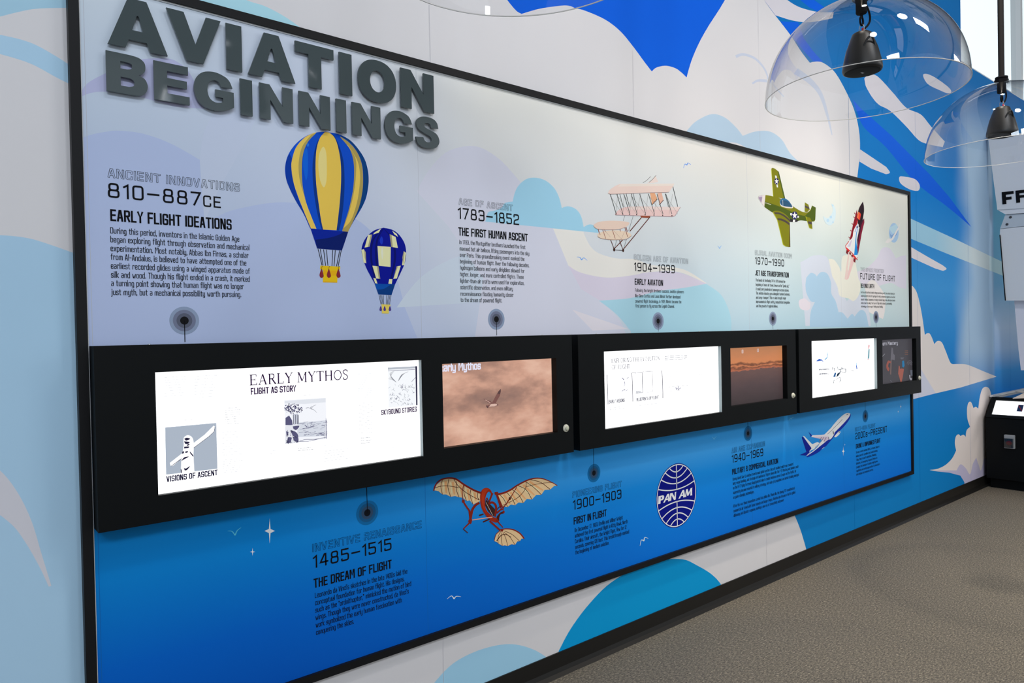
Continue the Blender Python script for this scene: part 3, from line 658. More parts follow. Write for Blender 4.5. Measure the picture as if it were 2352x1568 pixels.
block('black text about 1485 to 1515 and the dream of flight', ('INVENTIVE RENAISSANCE', 717.8, 1267.6, 968.4, 18.5), [('1485–1515', 719.5, 1305, 899.5, 29.5)], ('THE DREAM OF FLIGHT', 720.6, 1350.5, 899.8, 21.5),
      rows(["Leonardo da Vinci's sketches in the late 1400s laid the", 'conceptual foundation for human flight. His designs,', 'such as the "ordnithopter," mimicked the motion of bird', "wings. Though they were never constructed, da Vinci's", 'work symbolized the early human fascination with', 'conquering the skies.'], 723.4, 726, (1373.2, 1390, 1407, 1424, 1441.3, 1458.2), (936, 928.7, 944.5, 939, 923, 813), 12.3))
block('black text about 1900 to 1903 and the first flight', ('PIONEERING FLIGHT', 1315, 1142.8, 1428, 14), [('1900–1903', 1316.5, 1171, 1427.5, 22.5)], ('FIRST IN FLIGHT', 1318, 1204.5, 1393.5, 16.5),
      rows(['On December 17, 1903, Orville and Wilbur Wright', 'achieved the first powered flight in Kitty Hawk, North', 'Carolina. Their aircraft, the Wright Flyer, flew for 12', 'seconds, covering 120 feet. This breakthrough marked', 'the beginning of modern aviation.'], 1320, 1321.7, (1222, 1234.7, 1247.8, 1260.7, 1273.2), (1430.6, 1441.7, 1439, 1445, 1399), 9.3))
block('black text about 1940 to 1969 and military aviation', ('AIR AGE EXPANSION', 1681, 1040.4, 1757, 12), [('1940–1969', 1681.3, 1062.9, 1753, 18.3)], ('MILITARY & COMMERCIAL AVIATION', 1682, 1090, 1787.3, 13),
      rows(['During World War II, aviation transformed global warfare. Aircraft enabled rapid troop transport,', 'long-range bombing, and strategic air dominance. Fighter planes like the P-51 Mustang and bombers such', 'as the B-17 Flying Fortress played pivotal roles in combat missions across Europe and the Pacific. Air', 'superiority became essential to military strategy, and radar, jet propulsion, and aerial refueling emerged', 'as game-changing technologies.', 'After the war, these innovations carried into civilian life. Planes like the Boeing 707 revolutionized', 'commercial air travel with faster speeds and longer ranges. Aviation also became a tool for global', 'diplomacy and disaster response, marking a new era of connectivity and power.'],
           1683, 1685.2, (1103.7, 1113.4, 1123.7, 1134.5, 1145.2, 1165.5, 1176.5, 1187), (1823, 1834, 1828.6, 1834.8, 1732, 1825.4, 1826.7, 1800.8), 7.0))
block('black text about the 2000s to present and drone flight', ('NEXT-GEN FLIGHT', 1964, 990.7, 2010.7, 9), [('2000s–PRESENT', 1964.8, 1009, 2037.6, 15)], ('DRONE & UNMANNED FLIGHT', 1966, 1030, 2022.4, 10.2),
      rows(['Drones, or aerial vehicles (UAVs), or drones, began as', 'military tools for surveillance and combat missions.', 'Today, they are used for agriculture, filmmaking,', 'deliveries, and emergency response. Drones are', 'changing the landscape of aviation, requiring new', 'regulations and creating opportunities for innovation in', 'both hobbyist and commercial sectors.'], 1966.3, 1967, (1041.2, 1050, 1058.4, 1066.9, 1075.3, 1083.8, 1092), (2020, 2015.8, 2013, 2015, 2016, 2021.5, 2005.8), 5.2))

# timeline dots with their connector lines
def dot(px, py, ry, upper):
    c = W(px, py, YB); r = W(px, py - ry, YB).z - c.z
    B = MB(); cols = ((134, 148, 172), (108, 114, 136), (84, 88, 104), (17, 17, 20)) if upper else ((14, 96, 150), (22, 80, 122), (46, 70, 96), (14, 17, 24))
    for i, (k, col) in enumerate(zip((1, 0.77, 0.53, 0.29), cols)):
        n = 40; y = YB - 0.0005 - i * 0.00004
        B.add([(c.x + r * k * math.cos(2 * PI * j / n), y, c.z + r * k * math.sin(2 * PI * j / n)) for j in range(n)], [tuple(range(n))], P(*col))
    z1 = 1.493 if upper else 0.985
    rect(B, c.x - 0.0012, c.x + 0.0012, min(c.z, z1), max(c.z, z1), YB - 0.0008, INK)
    B.build('timeline_dot', panel)
for a in ((423.5, 736, 32, 1), (1140, 733, 24, 1), (1511.5, 737, 20, 1), (1775, 731.4, 16, 1), (2012, 728, 14, 1), (843.5, 1177, 28, 0), (1364, 1086, 21, 0), (1718, 995, 17, 0), (1987.5, 955.5, 14, 0)): dot(*a)

# small birds and stars
def bird(pts, c, wd):
    B = Flat(YP, 0.00001); k = len(pts) // 2
    B.line(sm(pts[:k + 1]), 0.6, P(*c), wd); B.line(sm(pts[k:]), wd, P(*c), 0.6); B.build('bird_print', panel)
bird([(1570, 386), (1573, 377), (1578, 379), (1580, 374), (1587, 378)], (84, 140, 214), 2.2)
bird([(1325, 590), (1332, 591), (1336, 597), (1341, 592), (1349, 598)], (100, 156, 216), 2.2)
bird([(1648, 564), (1651, 567), (1653, 571), (1655, 566), (1658, 564)], (120, 170, 214), 1.6)
bird([(523, 1219), (533, 1220), (540, 1229), (545, 1218), (554, 1211)], (84, 180, 206), 3)
bird([(1027, 1375), (1037, 1368), (1043, 1375), (1048, 1369), (1059, 1370)], (208, 226, 226), 2.6)
bird([(1470, 1253), (1473, 1240), (1479, 1242), (1481, 1234), (1489, 1236)], (206, 224, 226), 2.4)
bird([(1635, 1003), (1638, 1005), (1640, 1009), (1643, 1004), (1646, 1002)], (96, 176, 220), 1.6)
bird([(1812, 966), (1815, 961), (1818, 962), (1820, 958), (1824, 958)], (96, 176, 220), 1.6)
def star(cx, cy, rx, ry):
    B = Flat(YP); k = 0.16
    B.poly([(cx, cy - ry), (cx + rx * k, cy - ry * k), (cx + rx, cy), (cx + rx * k, cy + ry * k), (cx, cy + ry), (cx - rx * k, cy + ry * k), (cx - rx, cy), (cx - rx * k, cy - ry * k)], P(232, 240, 244)); B.build('star_print', panel)
for a in ((619.5, 1219, 12, 29), (580, 1267, 6, 9), (1937, 1036, 3, 12), (1940.5, 1021, 1.2, 3), (2069, 933.5, 1.8, 6), (2063, 945, 1.3, 3.5)): star(*a)

# ---- pictures
def picture(f): return Flat(YP, 0.00001), (lambda pts: f(pts))
B, c = picture(crop(630, 280, 3.409))
def put(pts, col): B.poly(c(pts), P(*col))
def ln(pts, wd, col, w2=None, s=1.0): B.line(c(pts), wd, P(*col), w2)
ENV = sm([(400, 78), (330, 82), (250, 110), (170, 170), (110, 255), (85, 350), (92, 440), (120, 520), (170, 620), (230, 720), (275, 820), (285, 838)]) + sm([(577, 860), (620, 780), (680, 680), (720, 590), (738, 480), (735, 390), (710, 300), (660, 215), (590, 140), (500, 95), (400, 78)])
put(ENV, (4, 72, 186))
put(sm([(85, 350), (92, 440), (120, 520), (170, 620), (230, 720), (278, 825)]) + sm([(290, 835), (240, 720), (180, 580), (148, 460), (134, 360), (140, 290), (120, 250), (95, 300)]), (0, 52, 150))
put(sm([(120, 250), (180, 165), (250, 112), (300, 95)]) + sm([(300, 95), (225, 130), (165, 205), (140, 290)]), (4, 76, 196))
put(sm([(320, 82), (240, 120), (170, 200), (138, 300), (135, 370), (150, 470), (185, 580), (240, 720), (287, 833)]) + sm([(330, 836), (290, 740), (240, 600), (218, 470), (215, 360), (225, 250), (260, 160), (330, 84)]), (226, 186, 84))
put(sm([(290, 100), (220, 190), (193, 300), (192, 400), (210, 500), (245, 610)]) + sm([(245, 610), (222, 500), (216, 360), (226, 250), (262, 158), (330, 84)]), (166, 148, 84))
put(sm([(395, 80), (335, 160), (303, 300), (302, 450), (320, 620), (345, 750), (372, 842)]) + sm([(384, 842), (365, 760), (345, 620), (328, 480), (323, 340), (330, 220), (355, 130), (398, 80)]), (0, 48, 124))
put(sm([(395, 80), (355, 130), (330, 220), (323, 340), (328, 480), (345, 620), (365, 760), (382, 842)]) + sm([(487, 848), (500, 750), (515, 600), (523, 450), (520, 320), (500, 200), (470, 120), (430, 84), (398, 79)]), (228, 184, 78))
put(loop([(380, 195), (350, 260), (345, 360), (360, 460), (388, 512), (408, 460), (411, 330), (404, 230)]), (228, 202, 128))
put(sm([(430, 84), (470, 120), (500, 200), (520, 320), (523, 450), (515, 600), (500, 750), (487, 848)]) + sm([(507, 850), (530, 740), (545, 600), (550, 450), (540, 300), (505, 180), (470, 110)]), (0, 48, 124))
put(sm([(515, 118), (590, 210), (620, 310), (625, 420), (615, 540), (585, 680), (545, 810), (531, 855)]) + sm([(577, 860), (620, 770), (665, 660), (690, 540), (695, 430), (685, 330), (650, 240), (590, 165), (520, 115)]), (166, 146, 78))
put(sm([(570, 180), (635, 280), (640, 400), (625, 540), (590, 690), (541, 832)]) + sm([(541, 832), (600, 770), (645, 640), (668, 500), (670, 390), (645, 290), (575, 180)]), (226, 186, 84))
put(sm([(520, 112), (590, 160), (650, 235), (687, 330), (697, 430), (690, 540), (665, 660), (620, 770), (577, 860)]) + sm([(577, 860), (640, 740), (700, 640), (733, 520), (738, 430), (715, 310), (660, 215), (590, 140), (520, 105)]), (0, 58, 116))
put(loop([(248, 205), (228, 260), (226, 350), (240, 430), (250, 458), (262, 400), (264, 300), (260, 225)]), (6, 92, 200)); put(ell(263, 180, 9, 14), (30, 110, 206))
put([(284, 834), (579, 860), (530, 1006), (336, 991)], (0, 32, 142))
put(sm([(322, 922), (420, 908), (500, 885), (545, 858)]) + [(579, 860), (530, 1006), (336, 991)], (0, 24, 96))
for a, b_ in (((343, 994), (374, 1122)), ((360, 995), (382, 1122)), ((386, 998), (402, 1125)), ((408, 1000), (420, 1125)), ((458, 1003), (451, 1128)), ((478, 1004), (468, 1128)), ((512, 1006), (487, 1130)), ((524, 1006), (500, 1130))): ln([a, b_], 1.5, (22, 22, 26))
put([(362, 1124), (517, 1132), (515, 1155), (497, 1165), (493, 1258), (380, 1256), (382, 1160), (357, 1150)], (244, 180, 22))
put([(382, 1160), (497, 1166), (496, 1200), (440, 1205), (382, 1190)], (246, 166, 18)); ln([(384, 1250), (493, 1254)], 1.2, (214, 140, 20))
for x in (370, 427, 502): put(sm([(x - 3, 1152), (x - 16, 1195), (x - 10, 1215), (x + 2, 1220), (x + 16, 1210), (x + 14, 1190), (x + 3, 1152)]), (126, 38, 50)); ln(sm([(x, 1155), (x + 3, 1132), (x + 10, 1130)]), 0.9, (60, 30, 30))
B.build('balloon_picture', panel, 'large blue and yellow striped hot air balloon picture')

B, c = picture(crop(630, 280, 3.409))
put(sm([(855, 828), (780, 850), (715, 910), (684, 985), (690, 1050), (715, 1130), (750, 1200), (787, 1266)]) + sm([(946, 1271), (985, 1190), (1020, 1110), (1033, 1030), (1020, 950), (975, 880), (920, 842), (855, 828)]), (0, 14, 136))
for x0, x1, x2 in ((768, 750, 785), (915, 938, 905), (800, 790, 815)): put(sm([(855, 832), (x0, 920), (x1, 1060), (x2, 1240)]) + sm([(x2 + 12, 1240), (x1 + 16, 1060), (x0 + 14, 920), (858, 832)]), (0, 8, 96))
for q_ in ([(780, 868), (838, 832), (818, 866), (775, 880)], [(735, 884), (768, 880), (745, 976), (707, 983)], [(903, 878), (950, 900), (968, 986), (915, 978)], [(808, 970), (912, 978), (910, 1135), (818, 1125)], [(682, 1000), (702, 995), (720, 1106), (700, 1100)], [(1013, 1010), (1032, 1025), (1018, 1120), (1000, 1122)], [(768, 1125), (815, 1130), (830, 1228), (798, 1225)], [(958, 1130), (990, 1125), (960, 1225), (932, 1228)], [(775, 1220), (795, 1225), (808, 1265), (790, 1262)], [(900, 1230), (925, 1230), (920, 1268), (893, 1265)], [(922, 850), (958, 876), (970, 900), (940, 880)]): put(q_, (234, 216, 166))
for q_ in ([(755, 882), (768, 880), (745, 976), (733, 978)], [(903, 878), (918, 884), (928, 980), (915, 978)], [(705, 1000), (716, 1020), (720, 1106), (708, 1060)], [(1003, 1060), (1013, 1010), (1020, 1015), (1008, 1120)], [(803, 1129), (815, 1130), (830, 1228), (818, 1226)], [(932, 1228), (950, 1180), (968, 1130), (958, 1130)]): put(q_, (160, 152, 120))
put(loop([(845, 980), (836, 1020), (845, 1075), (853, 1030)]), (240, 228, 196)); put(loop([(840, 895), (825, 930), (840, 960), (852, 930)]), (20, 50, 180))
put([(785, 1265), (946, 1271), (918, 1355), (815, 1350)], (0, 74, 160)); put(sm([(803, 1312), (860, 1305), (910, 1272)]) + [(946, 1271), (918, 1355), (815, 1350)], (0, 54, 120))
for a, b_ in (((820, 1354), (835, 1428)), ((830, 1354), (842, 1428)), ((841, 1355), (850, 1428)), ((853, 1355), (858, 1428)), ((880, 1356), (877, 1430)), ((892, 1356), (886, 1430)), ((905, 1357), (893, 1430)), ((914, 1357), (902, 1430))): ln([a, b_], 0.9, (24, 22, 30))
put([(838, 1426), (910, 1430), (906, 1448), (898, 1452), (896, 1500), (842, 1498), (842, 1450)], (244, 196, 90))
for x in (833, 864, 905): put(loop([(x, 1440), (x - 10, 1470), (x, 1480), (x + 10, 1470)], 4), (72, 54, 130))
B.build('balloon_picture', panel, 'small navy and cream chequered hot air balloon picture')

B, c = picture(crop(1340, 380, 7.127))
PK = (228, 196, 186); DK = (72, 76, 74); BR = (92, 48, 36)
put([(1040, 290), (1130, 232), (1180, 170), (1225, 270), (1140, 285)], (226, 202, 194)); ln([(975, 282), (1035, 245), (1100, 180)], 0.9, DK); ln([(1075, 275), (1130, 230), (1190, 160)], 0.9, DK)
put([(1090, 440), (1165, 440), (1210, 545), (1125, 640)], (214, 158, 120)); put([(1215, 440), (1280, 440), (1312, 565), (1245, 645)], (216, 170, 150))
put(sm([(515, 800), (560, 740), (650, 690), (760, 672)]) + [(900, 668), (1588, 678), (1500, 825), (1450, 838), (540, 810)], (224, 188, 184)); put([(780, 672), (1588, 678), (1560, 725), (700, 720)], (228, 200, 194))
for x in (440, 548, 663, 782, 922, 1066, 1205, 1350): ln([(x, 465), (x + 98, 795)], 1.3, DK)
for x0, x1 in ((595, 652), (700, 755), (815, 868), (1340, 1393)): ln([(x0, 460), (x1, 680)], 1.0, DK)
ln([(1465, 345), (1545, 675)], 1.3, DK)
for x0, x1 in ((440, 640), (560, 760), (670, 870), (790, 1010), (925, 1150), (1075, 1295), (1355, 1545)): ln([(x0, 500), (x1, 795)], 0.45, (130, 126, 120))
for x0, x1 in ((560, 535), (668, 645), (790, 755), (935, 870), (1060, 1015), (1210, 1155), (1460, 1400)): ln([(x0, 465), (x1, 800)], 0.45, (130, 126, 120))
put(sm([(400, 455), (430, 400), (520, 335), (600, 303)]) + [(1490, 295), (1465, 345), (1405, 430), (1350, 440), (440, 470)], PK); put([(620, 300), (1490, 295), (1470, 330), (560, 345)], (226, 206, 196))
ln([(403, 455), (440, 470), (900, 452), (1350, 440), (1400, 435)], 0.8, (120, 88, 92)); ln([(515, 800), (540, 810), (1450, 838), (1500, 825), (1588, 680)], 0.8, (140, 108, 118))
for x in (535, 645, 755, 870, 1010, 1155, 1297, 1448): put(ell(x, 792 + (x - 535) * 0.03, 9, 10, 10), (44, 26, 26))
ln([(1125, 640), (1210, 548)], 1.3, (60, 30, 24)); ln([(1240, 645), (1310, 566)], 1.3, (60, 30, 24))
put([(925, 820), (1105, 826), (1060, 858), (950, 852)], (146, 72, 48)); ln([(680, 815), (650, 905)], 0.7, DK); ln([(815, 820), (740, 1070)], 0.7, DK)
ln([(950, 850), (760, 1075)], 1.9, BR); ln([(1090, 840), (650, 1375)], 1.9, BR); ln([(640, 1220), (505, 1360)], 1.9, BR)
put(ell(505, 1140, 278, 80), (232, 198, 176)); ln([(232, 1165), (300, 1200), (500, 1215), (700, 1215), (785, 1150)], 0.8, (130, 90, 76))
for a, b_ in (((240, 1040), (272, 1135)), ((315, 1045), (362, 1195)), ((470, 1050), (520, 1195)), ((680, 1015), (722, 1170)), ((345, 1050), (360, 1085)), ((600, 1040), (605, 1080)), ((700, 1010), (718, 1085))): ln([a, b_], 1.2, (140, 74, 56))
for a, b_ in (((345, 1060), (440, 1170)), ((490, 1060), (620, 1200)), ((680, 1060), (620, 1200))): ln([a, b_], 0.4, (160, 120, 110))
put(loop([(165, 985), (230, 930), (380, 905), (560, 905), (700, 920), (752, 945), (690, 1010), (560, 1045), (380, 1050), (220, 1035)]), (230, 194, 178)); ln(sm([(168, 990), (220, 1035), (380, 1050), (560, 1045), (690, 1010)]), 0.6, (150, 110, 104))
ln([(445, 1215), (500, 1360)], 1.2, BR); ln([(545, 1222), (505, 1360)], 0.7, DK); ln([(590, 1222), (645, 1375)], 1.2, BR); ln([(700, 1215), (655, 1375)], 0.7, DK); ln([(510, 1380), (640, 1390)], 1.3, (50, 34, 30))
put(ell(503, 1376, 18, 28, 14), (62, 36, 28)); put(ell(650, 1388, 15, 28, 14), (62, 36, 28))
B.build('biplane_picture', panel, 'pale pink wood-and-fabric biplane picture')

B, c = picture(crop(1720, 370, 7.467))
OL = (118, 118, 20); GD = (72, 88, 24); YE = (180, 184, 30)
put([(960, 705), (1022, 745), (1045, 830), (1000, 875), (958, 865)], OL); put([(962, 757), (1032, 790), (1040, 825), (960, 790)], (72, 64, 66))
put(sm([(383, 150), (395, 118), (440, 125), (512, 180)]) + [(520, 230), (622, 645), (420, 615)], OL); put([(495, 178), (514, 182), (624, 640), (598, 640)], GD); ln([(387, 140), (420, 615)], 1.0, YE)
FUS = sm([(158, 625), (180, 590), (280, 580), (400, 600), (540, 640), (700, 720), (760, 775), (900, 860), (1000, 880)]) + sm([(1000, 880), (1050, 840), (1085, 760)]) + [(1148, 795), (1140, 1000)] + sm([(1130, 1025), (1100, 1035), (980, 1025), (880, 1015), (790, 1045), (700, 1040)]) + sm([(640, 960), (500, 915), (400, 875), (270, 785), (215, 715), (158, 640)])
put(FUS, OL); put(sm([(275, 690), (420, 740), (560, 790), (700, 850), (820, 905), (960, 940)]) + [(1000, 900), (1060, 850), (1085, 765), (1148, 795), (1140, 1000)] + sm([(1100, 1035), (980, 1025), (880, 1015), (790, 1045), (700, 1040)]) + sm([(640, 960), (500, 915), (400, 875), (270, 785)]), GD)
put([(230, 583), (285, 580), (265, 785), (215, 715)], (214, 206, 204)); put(sm([(158, 625), (180, 590), (232, 583)]) + [(230, 640), (215, 715), (160, 640)], (196, 186, 194)); put([(163, 620), (230, 610), (214, 712)], (150, 132, 158))
for i in range(5): put(ell(292 + i * 20, 716 + i * 7, 8, 9, 8), (206, 204, 178))
put(loop([(530, 690), (560, 645), (620, 640), (690, 690), (760, 790), (700, 808), (600, 790), (545, 760)]), (214, 206, 196)); put(loop([(532, 685), (562, 643), (622, 640), (690, 688), (745, 780), (690, 785), (580, 765), (540, 730)]), (46, 100, 142)); put(loop([(545, 690), (620, 672), (690, 710), (738, 780), (690, 782), (585, 762)]), (44, 80, 110)); ln([(580, 665), (585, 765)], 0.7, (190, 200, 210))
put(sm([(412, 870), (450, 850), (540, 860), (640, 920), (705, 1000)]) + [(700, 1100), (710, 1470), (690, 1474)] + sm([(690, 1474), (620, 1455), (585, 1425)]) + [(490, 1010)], OL); put([(690, 1060), (703, 1060), (712, 1472), (688, 1472)], (96, 84, 30)); ln([(412, 870), (490, 1010), (588, 1430), (640, 1465)], 1.2, YE)
put(sm([(430, 878), (520, 882), (620, 930), (705, 1005)]) + sm([(705, 1040), (620, 965), (530, 915), (445, 905)]), (72, 62, 60)); put(sm([(488, 980), (560, 985), (640, 1020), (700, 1065)]) + sm([(700, 1105), (640, 1060), (560, 1020), (495, 1012)]), (72, 62, 60))
put([(710, 985), (758, 1000), (752, 1045), (708, 1040)], (40, 36, 44)); put([(758, 1000), (795, 1005), (790, 1045), (752, 1045)], (226, 220, 220)); put([(795, 1005), (845, 1005), (830, 1040), (790, 1045)], (40, 36, 44))
put([(975, 950), (1050, 970), (1080, 1030), (1090, 1160), (1040, 1145)], OL); put([(1003, 1030), (1078, 1040), (1083, 1085), (1018, 1075)], (72, 64, 66)); ln([(975, 950), (1040, 1145), (1088, 1160)], 0.9, YE)
def roundel(cx, cy, rx, ry, b1, b2):
    put(b1, (228, 222, 222)); put(b2, (228, 222, 222)); put(ell(cx, cy, rx, ry), (34, 32, 92))
    put([(cx + rx * (1 if i % 2 == 0 else 0.42) * math.sin(i * PI / 5), cy - ry * (1 if i % 2 == 0 else 0.42) * math.cos(i * PI / 5)) for i in range(10)], (228, 222, 222))
roundel(475, 345, 38, 56, [(448, 245), (475, 250), (482, 300), (455, 300)], [(470, 395), (495, 400), (500, 450), (478, 448)])
roundel(785, 930, 50, 68, [(710, 890), (750, 895), (748, 940), (708, 925)], [(822, 932), (860, 942), (855, 972), (822, 965)])
B.build('fighter_plane_picture', panel, 'olive green propeller fighter plane picture')

B, c = picture(crop(1850, 440, 5.058))
put(loop([(300, 140), (335, 170), (352, 230), (340, 330), (292, 390), (232, 362), (207, 285), (240, 305), (285, 290), (318, 215)]), (194, 212, 226))
for x, y_, r in ((260, 335, 16), (295, 295, 14), (318, 160, 9), (320, 355, 9)): put(ell(x, y_, r, r * 1.2, 14), (172, 200, 222))
B.build('moon_picture', panel, 'pale blue crescent moon picture')
B, c = picture(crop(1850, 440, 5.058))
put(ell(1027, 478, 56, 114, 30), (160, 190, 218)); put(loop([(975, 420), (1000, 470), (1040, 500), (1070, 410), (1050, 380), (1010, 400)]), (178, 206, 224)); put(sm([(972, 450), (1000, 505), (1060, 450), (1075, 400)]) + sm([(1078, 430), (1060, 500), (1010, 540), (985, 520)]), (126, 158, 200))
put([(925, 590), (960, 545), (1000, 545), (1075, 415), (1110, 345), (1080, 440), (1020, 555), (960, 600)], (222, 216, 214))
B.build('planet_picture', panel, 'pale blue ringed planet picture')

B, c = picture(crop(1850, 440, 5.058))
put([(498, 705), (545, 720), (495, 1010), (480, 1024), (455, 1015)], (232, 196, 190)); put([(545, 745), (580, 760), (500, 1010), (478, 1024)], (230, 186, 184)); put([(512, 720), (535, 730), (500, 920), (488, 900)], (234, 214, 204))
put([(598, 205), (612, 330), (585, 450), (540, 570), (510, 575), (560, 350)], (162, 30, 38)); put([(598, 205), (604, 300), (570, 420), (530, 560), (512, 572), (552, 400)], (122, 16, 30))
for y_, x in ((250, 588), (295, 580), (370, 558), (450, 543), (530, 523)): ln([(x - 22, y_ - 5), (x + 6, y_ + 24)], 1.4, (140, 24, 40))
put(sm([(668, 115), (630, 175), (612, 230), (598, 300)]) + [(610, 345), (645, 350), (675, 250)] + sm([(675, 250), (680, 180), (668, 115)]), (44, 26, 34)); put(sm([(668, 118), (680, 180), (678, 250), (650, 380), (600, 420), (620, 300)]), (36, 20, 28))
put([(612, 230), (638, 250), (625, 330), (596, 300)], (240, 112, 66)); put([(625, 240), (645, 262), (632, 330), (615, 320)], (222, 58, 42))
put([(682, 310), (684, 360), (655, 480), (612, 720), (590, 700), (640, 400)], (120, 24, 48)); put([(682, 310), (650, 390), (605, 640), (600, 560), (640, 360)], (58, 18, 40))
put(sm([(605, 368), (560, 450), (545, 530), (500, 580), (466, 625)]) + [(470, 645), (520, 690), (565, 735), (608, 790), (605, 720), (580, 560), (618, 420)] + sm([(618, 420), (616, 380), (605, 368)]), (232, 226, 228))
put(sm([(612, 420), (600, 470), (590, 560), (606, 700), (604, 735)]) + [(565, 735), (575, 640)] + sm([(575, 640), (580, 560), (590, 480), (606, 415)]), (28, 132, 206)); put(sm([(585, 490), (560, 600), (548, 700)]) + [(530, 690), (545, 590), (570, 500)], (214, 224, 232))
put([(545, 545), (520, 640), (485, 640)], (196, 188, 208)); put(loop([(600, 402), (612, 408), (604, 420), (594, 412)], 3), (26, 34, 60)); ln([(604, 380), (575, 470)], 1.0, (40, 90, 170))
ln([(505, 575), (466, 628), (468, 645), (510, 680), (550, 720), (604, 795), (608, 760)], 1.4, (196, 38, 44))
put([(470, 640), (512, 690), (500, 705), (470, 660)], (216, 44, 44)); put([(545, 725), (604, 795), (575, 775), (540, 745)], (216, 44, 44))
for x, y_, w_, h_ in ((472, 678, 26, 52), (508, 700, 22, 40), (530, 730, 22, 36), (556, 770, 28, 56)): put([(x + 4, y_), (x + w_, y_ + 10), (x + w_ - 6, y_ + h_), (x, y_ + h_ - 18)], (112, 24, 30))
B.build('shuttle_picture', panel, 'red and white space shuttle launch picture')

B, c = picture(crop(980, 1080, 7.35))
RD = (126, 34, 22); DR = (74, 26, 16); CR = (226, 186, 140)
def wing(edge, ribs, web, lead):
    put(web, CR)
    for i, q_ in enumerate(ribs[:-1]):
        a, b_ = ribs[i], ribs[i + 1]
        ln([tuple((a[0][j] + b_[0][j]) / 2 * 0.9 + (a[-1][j] + b_[-1][j]) / 2 * 0.1 for j in (0, 1)), tuple((a[0][j] + b_[0][j]) / 2 * 0.15 + (a[-1][j] + b_[-1][j]) / 2 * 0.85 for j in (0, 1))], 5.5, (220, 160, 106), 3.0)
        ln([tuple((a[0][j] * 0.8 + b_[0][j] * 0.2) * 0.85 + (a[-1][j] * 0.8 + b_[-1][j] * 0.2) * 0.15 for j in (0, 1)), tuple((a[0][j] * 0.8 + b_[0][j] * 0.2) * 0.2 + (a[-1][j] * 0.8 + b_[-1][j] * 0.2) * 0.8 for j in (0, 1))], 2.0, (236, 214, 168), 1.2)
    B.k += 1
    for q_ in ribs: ln(sm(q_), 1.3, DR)
    B.k += 1
    ln(sm(edge), lead[0], RD, lead[1])
Lr = [[(265, 160), (240, 270), (265, 405)], [(372, 150), (358, 280), (405, 445)], [(500, 180), (500, 320), (545, 450)], [(632, 250), (628, 380), (672, 512)], [(742, 330), (735, 430), (782, 572)], [(865, 375), (860, 450), (890, 500)]]
put([(130, 335), (170, 240), (265, 155), (372, 130), (480, 150), (640, 245), (800, 340), (930, 385), (930, 505), (782, 575), (730, 505), (675, 515), (610, 460), (545, 452), (480, 432), (405, 445), (330, 405), (265, 405), (200, 350)], CR)
wing([(118, 345), (140, 265), (200, 185), (290, 140), (400, 128), (500, 150), (640, 245), (800, 335), (930, 385)], Lr, [(135, 320), (265, 160), (372, 135), (640, 245), (640, 430), (372, 420), (200, 340)], (2.6, 4.6))
ln(sm([(135, 300), (240, 265), (380, 262), (550, 295)]), 1.3, DR); ln(sm([(460, 150), (520, 245), (620, 340), (740, 420), (890, 500)]), 1.4, DR); ln([(620, 250), (600, 360), (610, 500)], 1.8, RD)
Rr_ = [[(1220, 400), (1300, 480), (1365, 615)], [(1350, 370), (1440, 470), (1492, 580)], [(1440, 320), (1560, 420), (1630, 550)], [(1540, 255), (1680, 330), (1775, 490)], [(1670, 190), (1800, 280), (1935, 410)], [(1745, 155), (1920, 200), (2085, 320)]]
put([(1200, 400), (1400, 340), (1540, 250), (1700, 170), (1830, 135), (1960, 145), (2100, 200), (2205, 255), (2150, 262), (2085, 322), (1990, 330), (1935, 410), (1850, 412), (1775, 490), (1690, 480), (1630, 550), (1550, 540), (1492, 588), (1420, 575), (1365, 618), (1280, 605)], CR)
wing([(1200, 400), (1300, 380), (1420, 325), (1540, 245), (1700, 165), (1830, 132), (1960, 140), (2100, 195), (2205, 255)], Rr_, [(1230, 420), (1540, 270), (1830, 150), (2050, 210), (1935, 380), (1630, 500), (1370, 560)], (4.6, 1.6))
ln(sm([(1680, 275), (1820, 240), (1960, 215), (2120, 205)]), 1.0, DR); ln(sm([(1680, 190), (1665, 310), (1560, 440), (1430, 520), (1280, 590)]), 1.2, DR); ln([(1520, 280), (1410, 470), (1280, 650)], 1.8, RD)
put([(1145, 365), (1205, 360), (1200, 405), (1285, 610), (1240, 640), (1170, 420), (1145, 400)], RD); ln([(1240, 660), (1320, 590), (1400, 475)], 1.8, RD); put(ell(1402, 474, 18, 26, 12), DR)
ln([(605, 500), (650, 580), (720, 680), (735, 800)], 3.4, RD, 5.0); put(ell(618, 520, 26, 30, 14), RD); ln(sm([(890, 545), (820, 590), (765, 680), (735, 840)]), 5.5, RD, 6.0); put(loop([(700, 850), (735, 810), (765, 830), (750, 900), (715, 890)], 4), RD); ln([(735, 870), (620, 985)], 3.6, RD, 2.6); ln([(612, 985), (695, 1055)], 2.0, DR)
put(sm([(900, 480), (905, 400), (940, 320), (1010, 292), (1070, 320), (1100, 370), (1090, 400)]) + sm([(1090, 400), (1060, 360), (1030, 370), (1000, 430), (985, 520), (990, 620), (1030, 700), (1130, 790)]) + sm([(1130, 790), (1180, 800), (1220, 830), (1210, 860), (1170, 880), (1090, 850), (1020, 790), (950, 690), (910, 580), (900, 480)]), (150, 40, 18))
put(sm([(940, 320), (1000, 300), (1050, 320), (1020, 345), (985, 400), (965, 500), (975, 620), (1010, 720), (960, 640), (930, 540), (925, 420)]), (176, 52, 22))
put([(995, 480), (1060, 560), (1150, 650), (1165, 760), (1110, 770), (1040, 690), (985, 590)], (56, 34, 32))
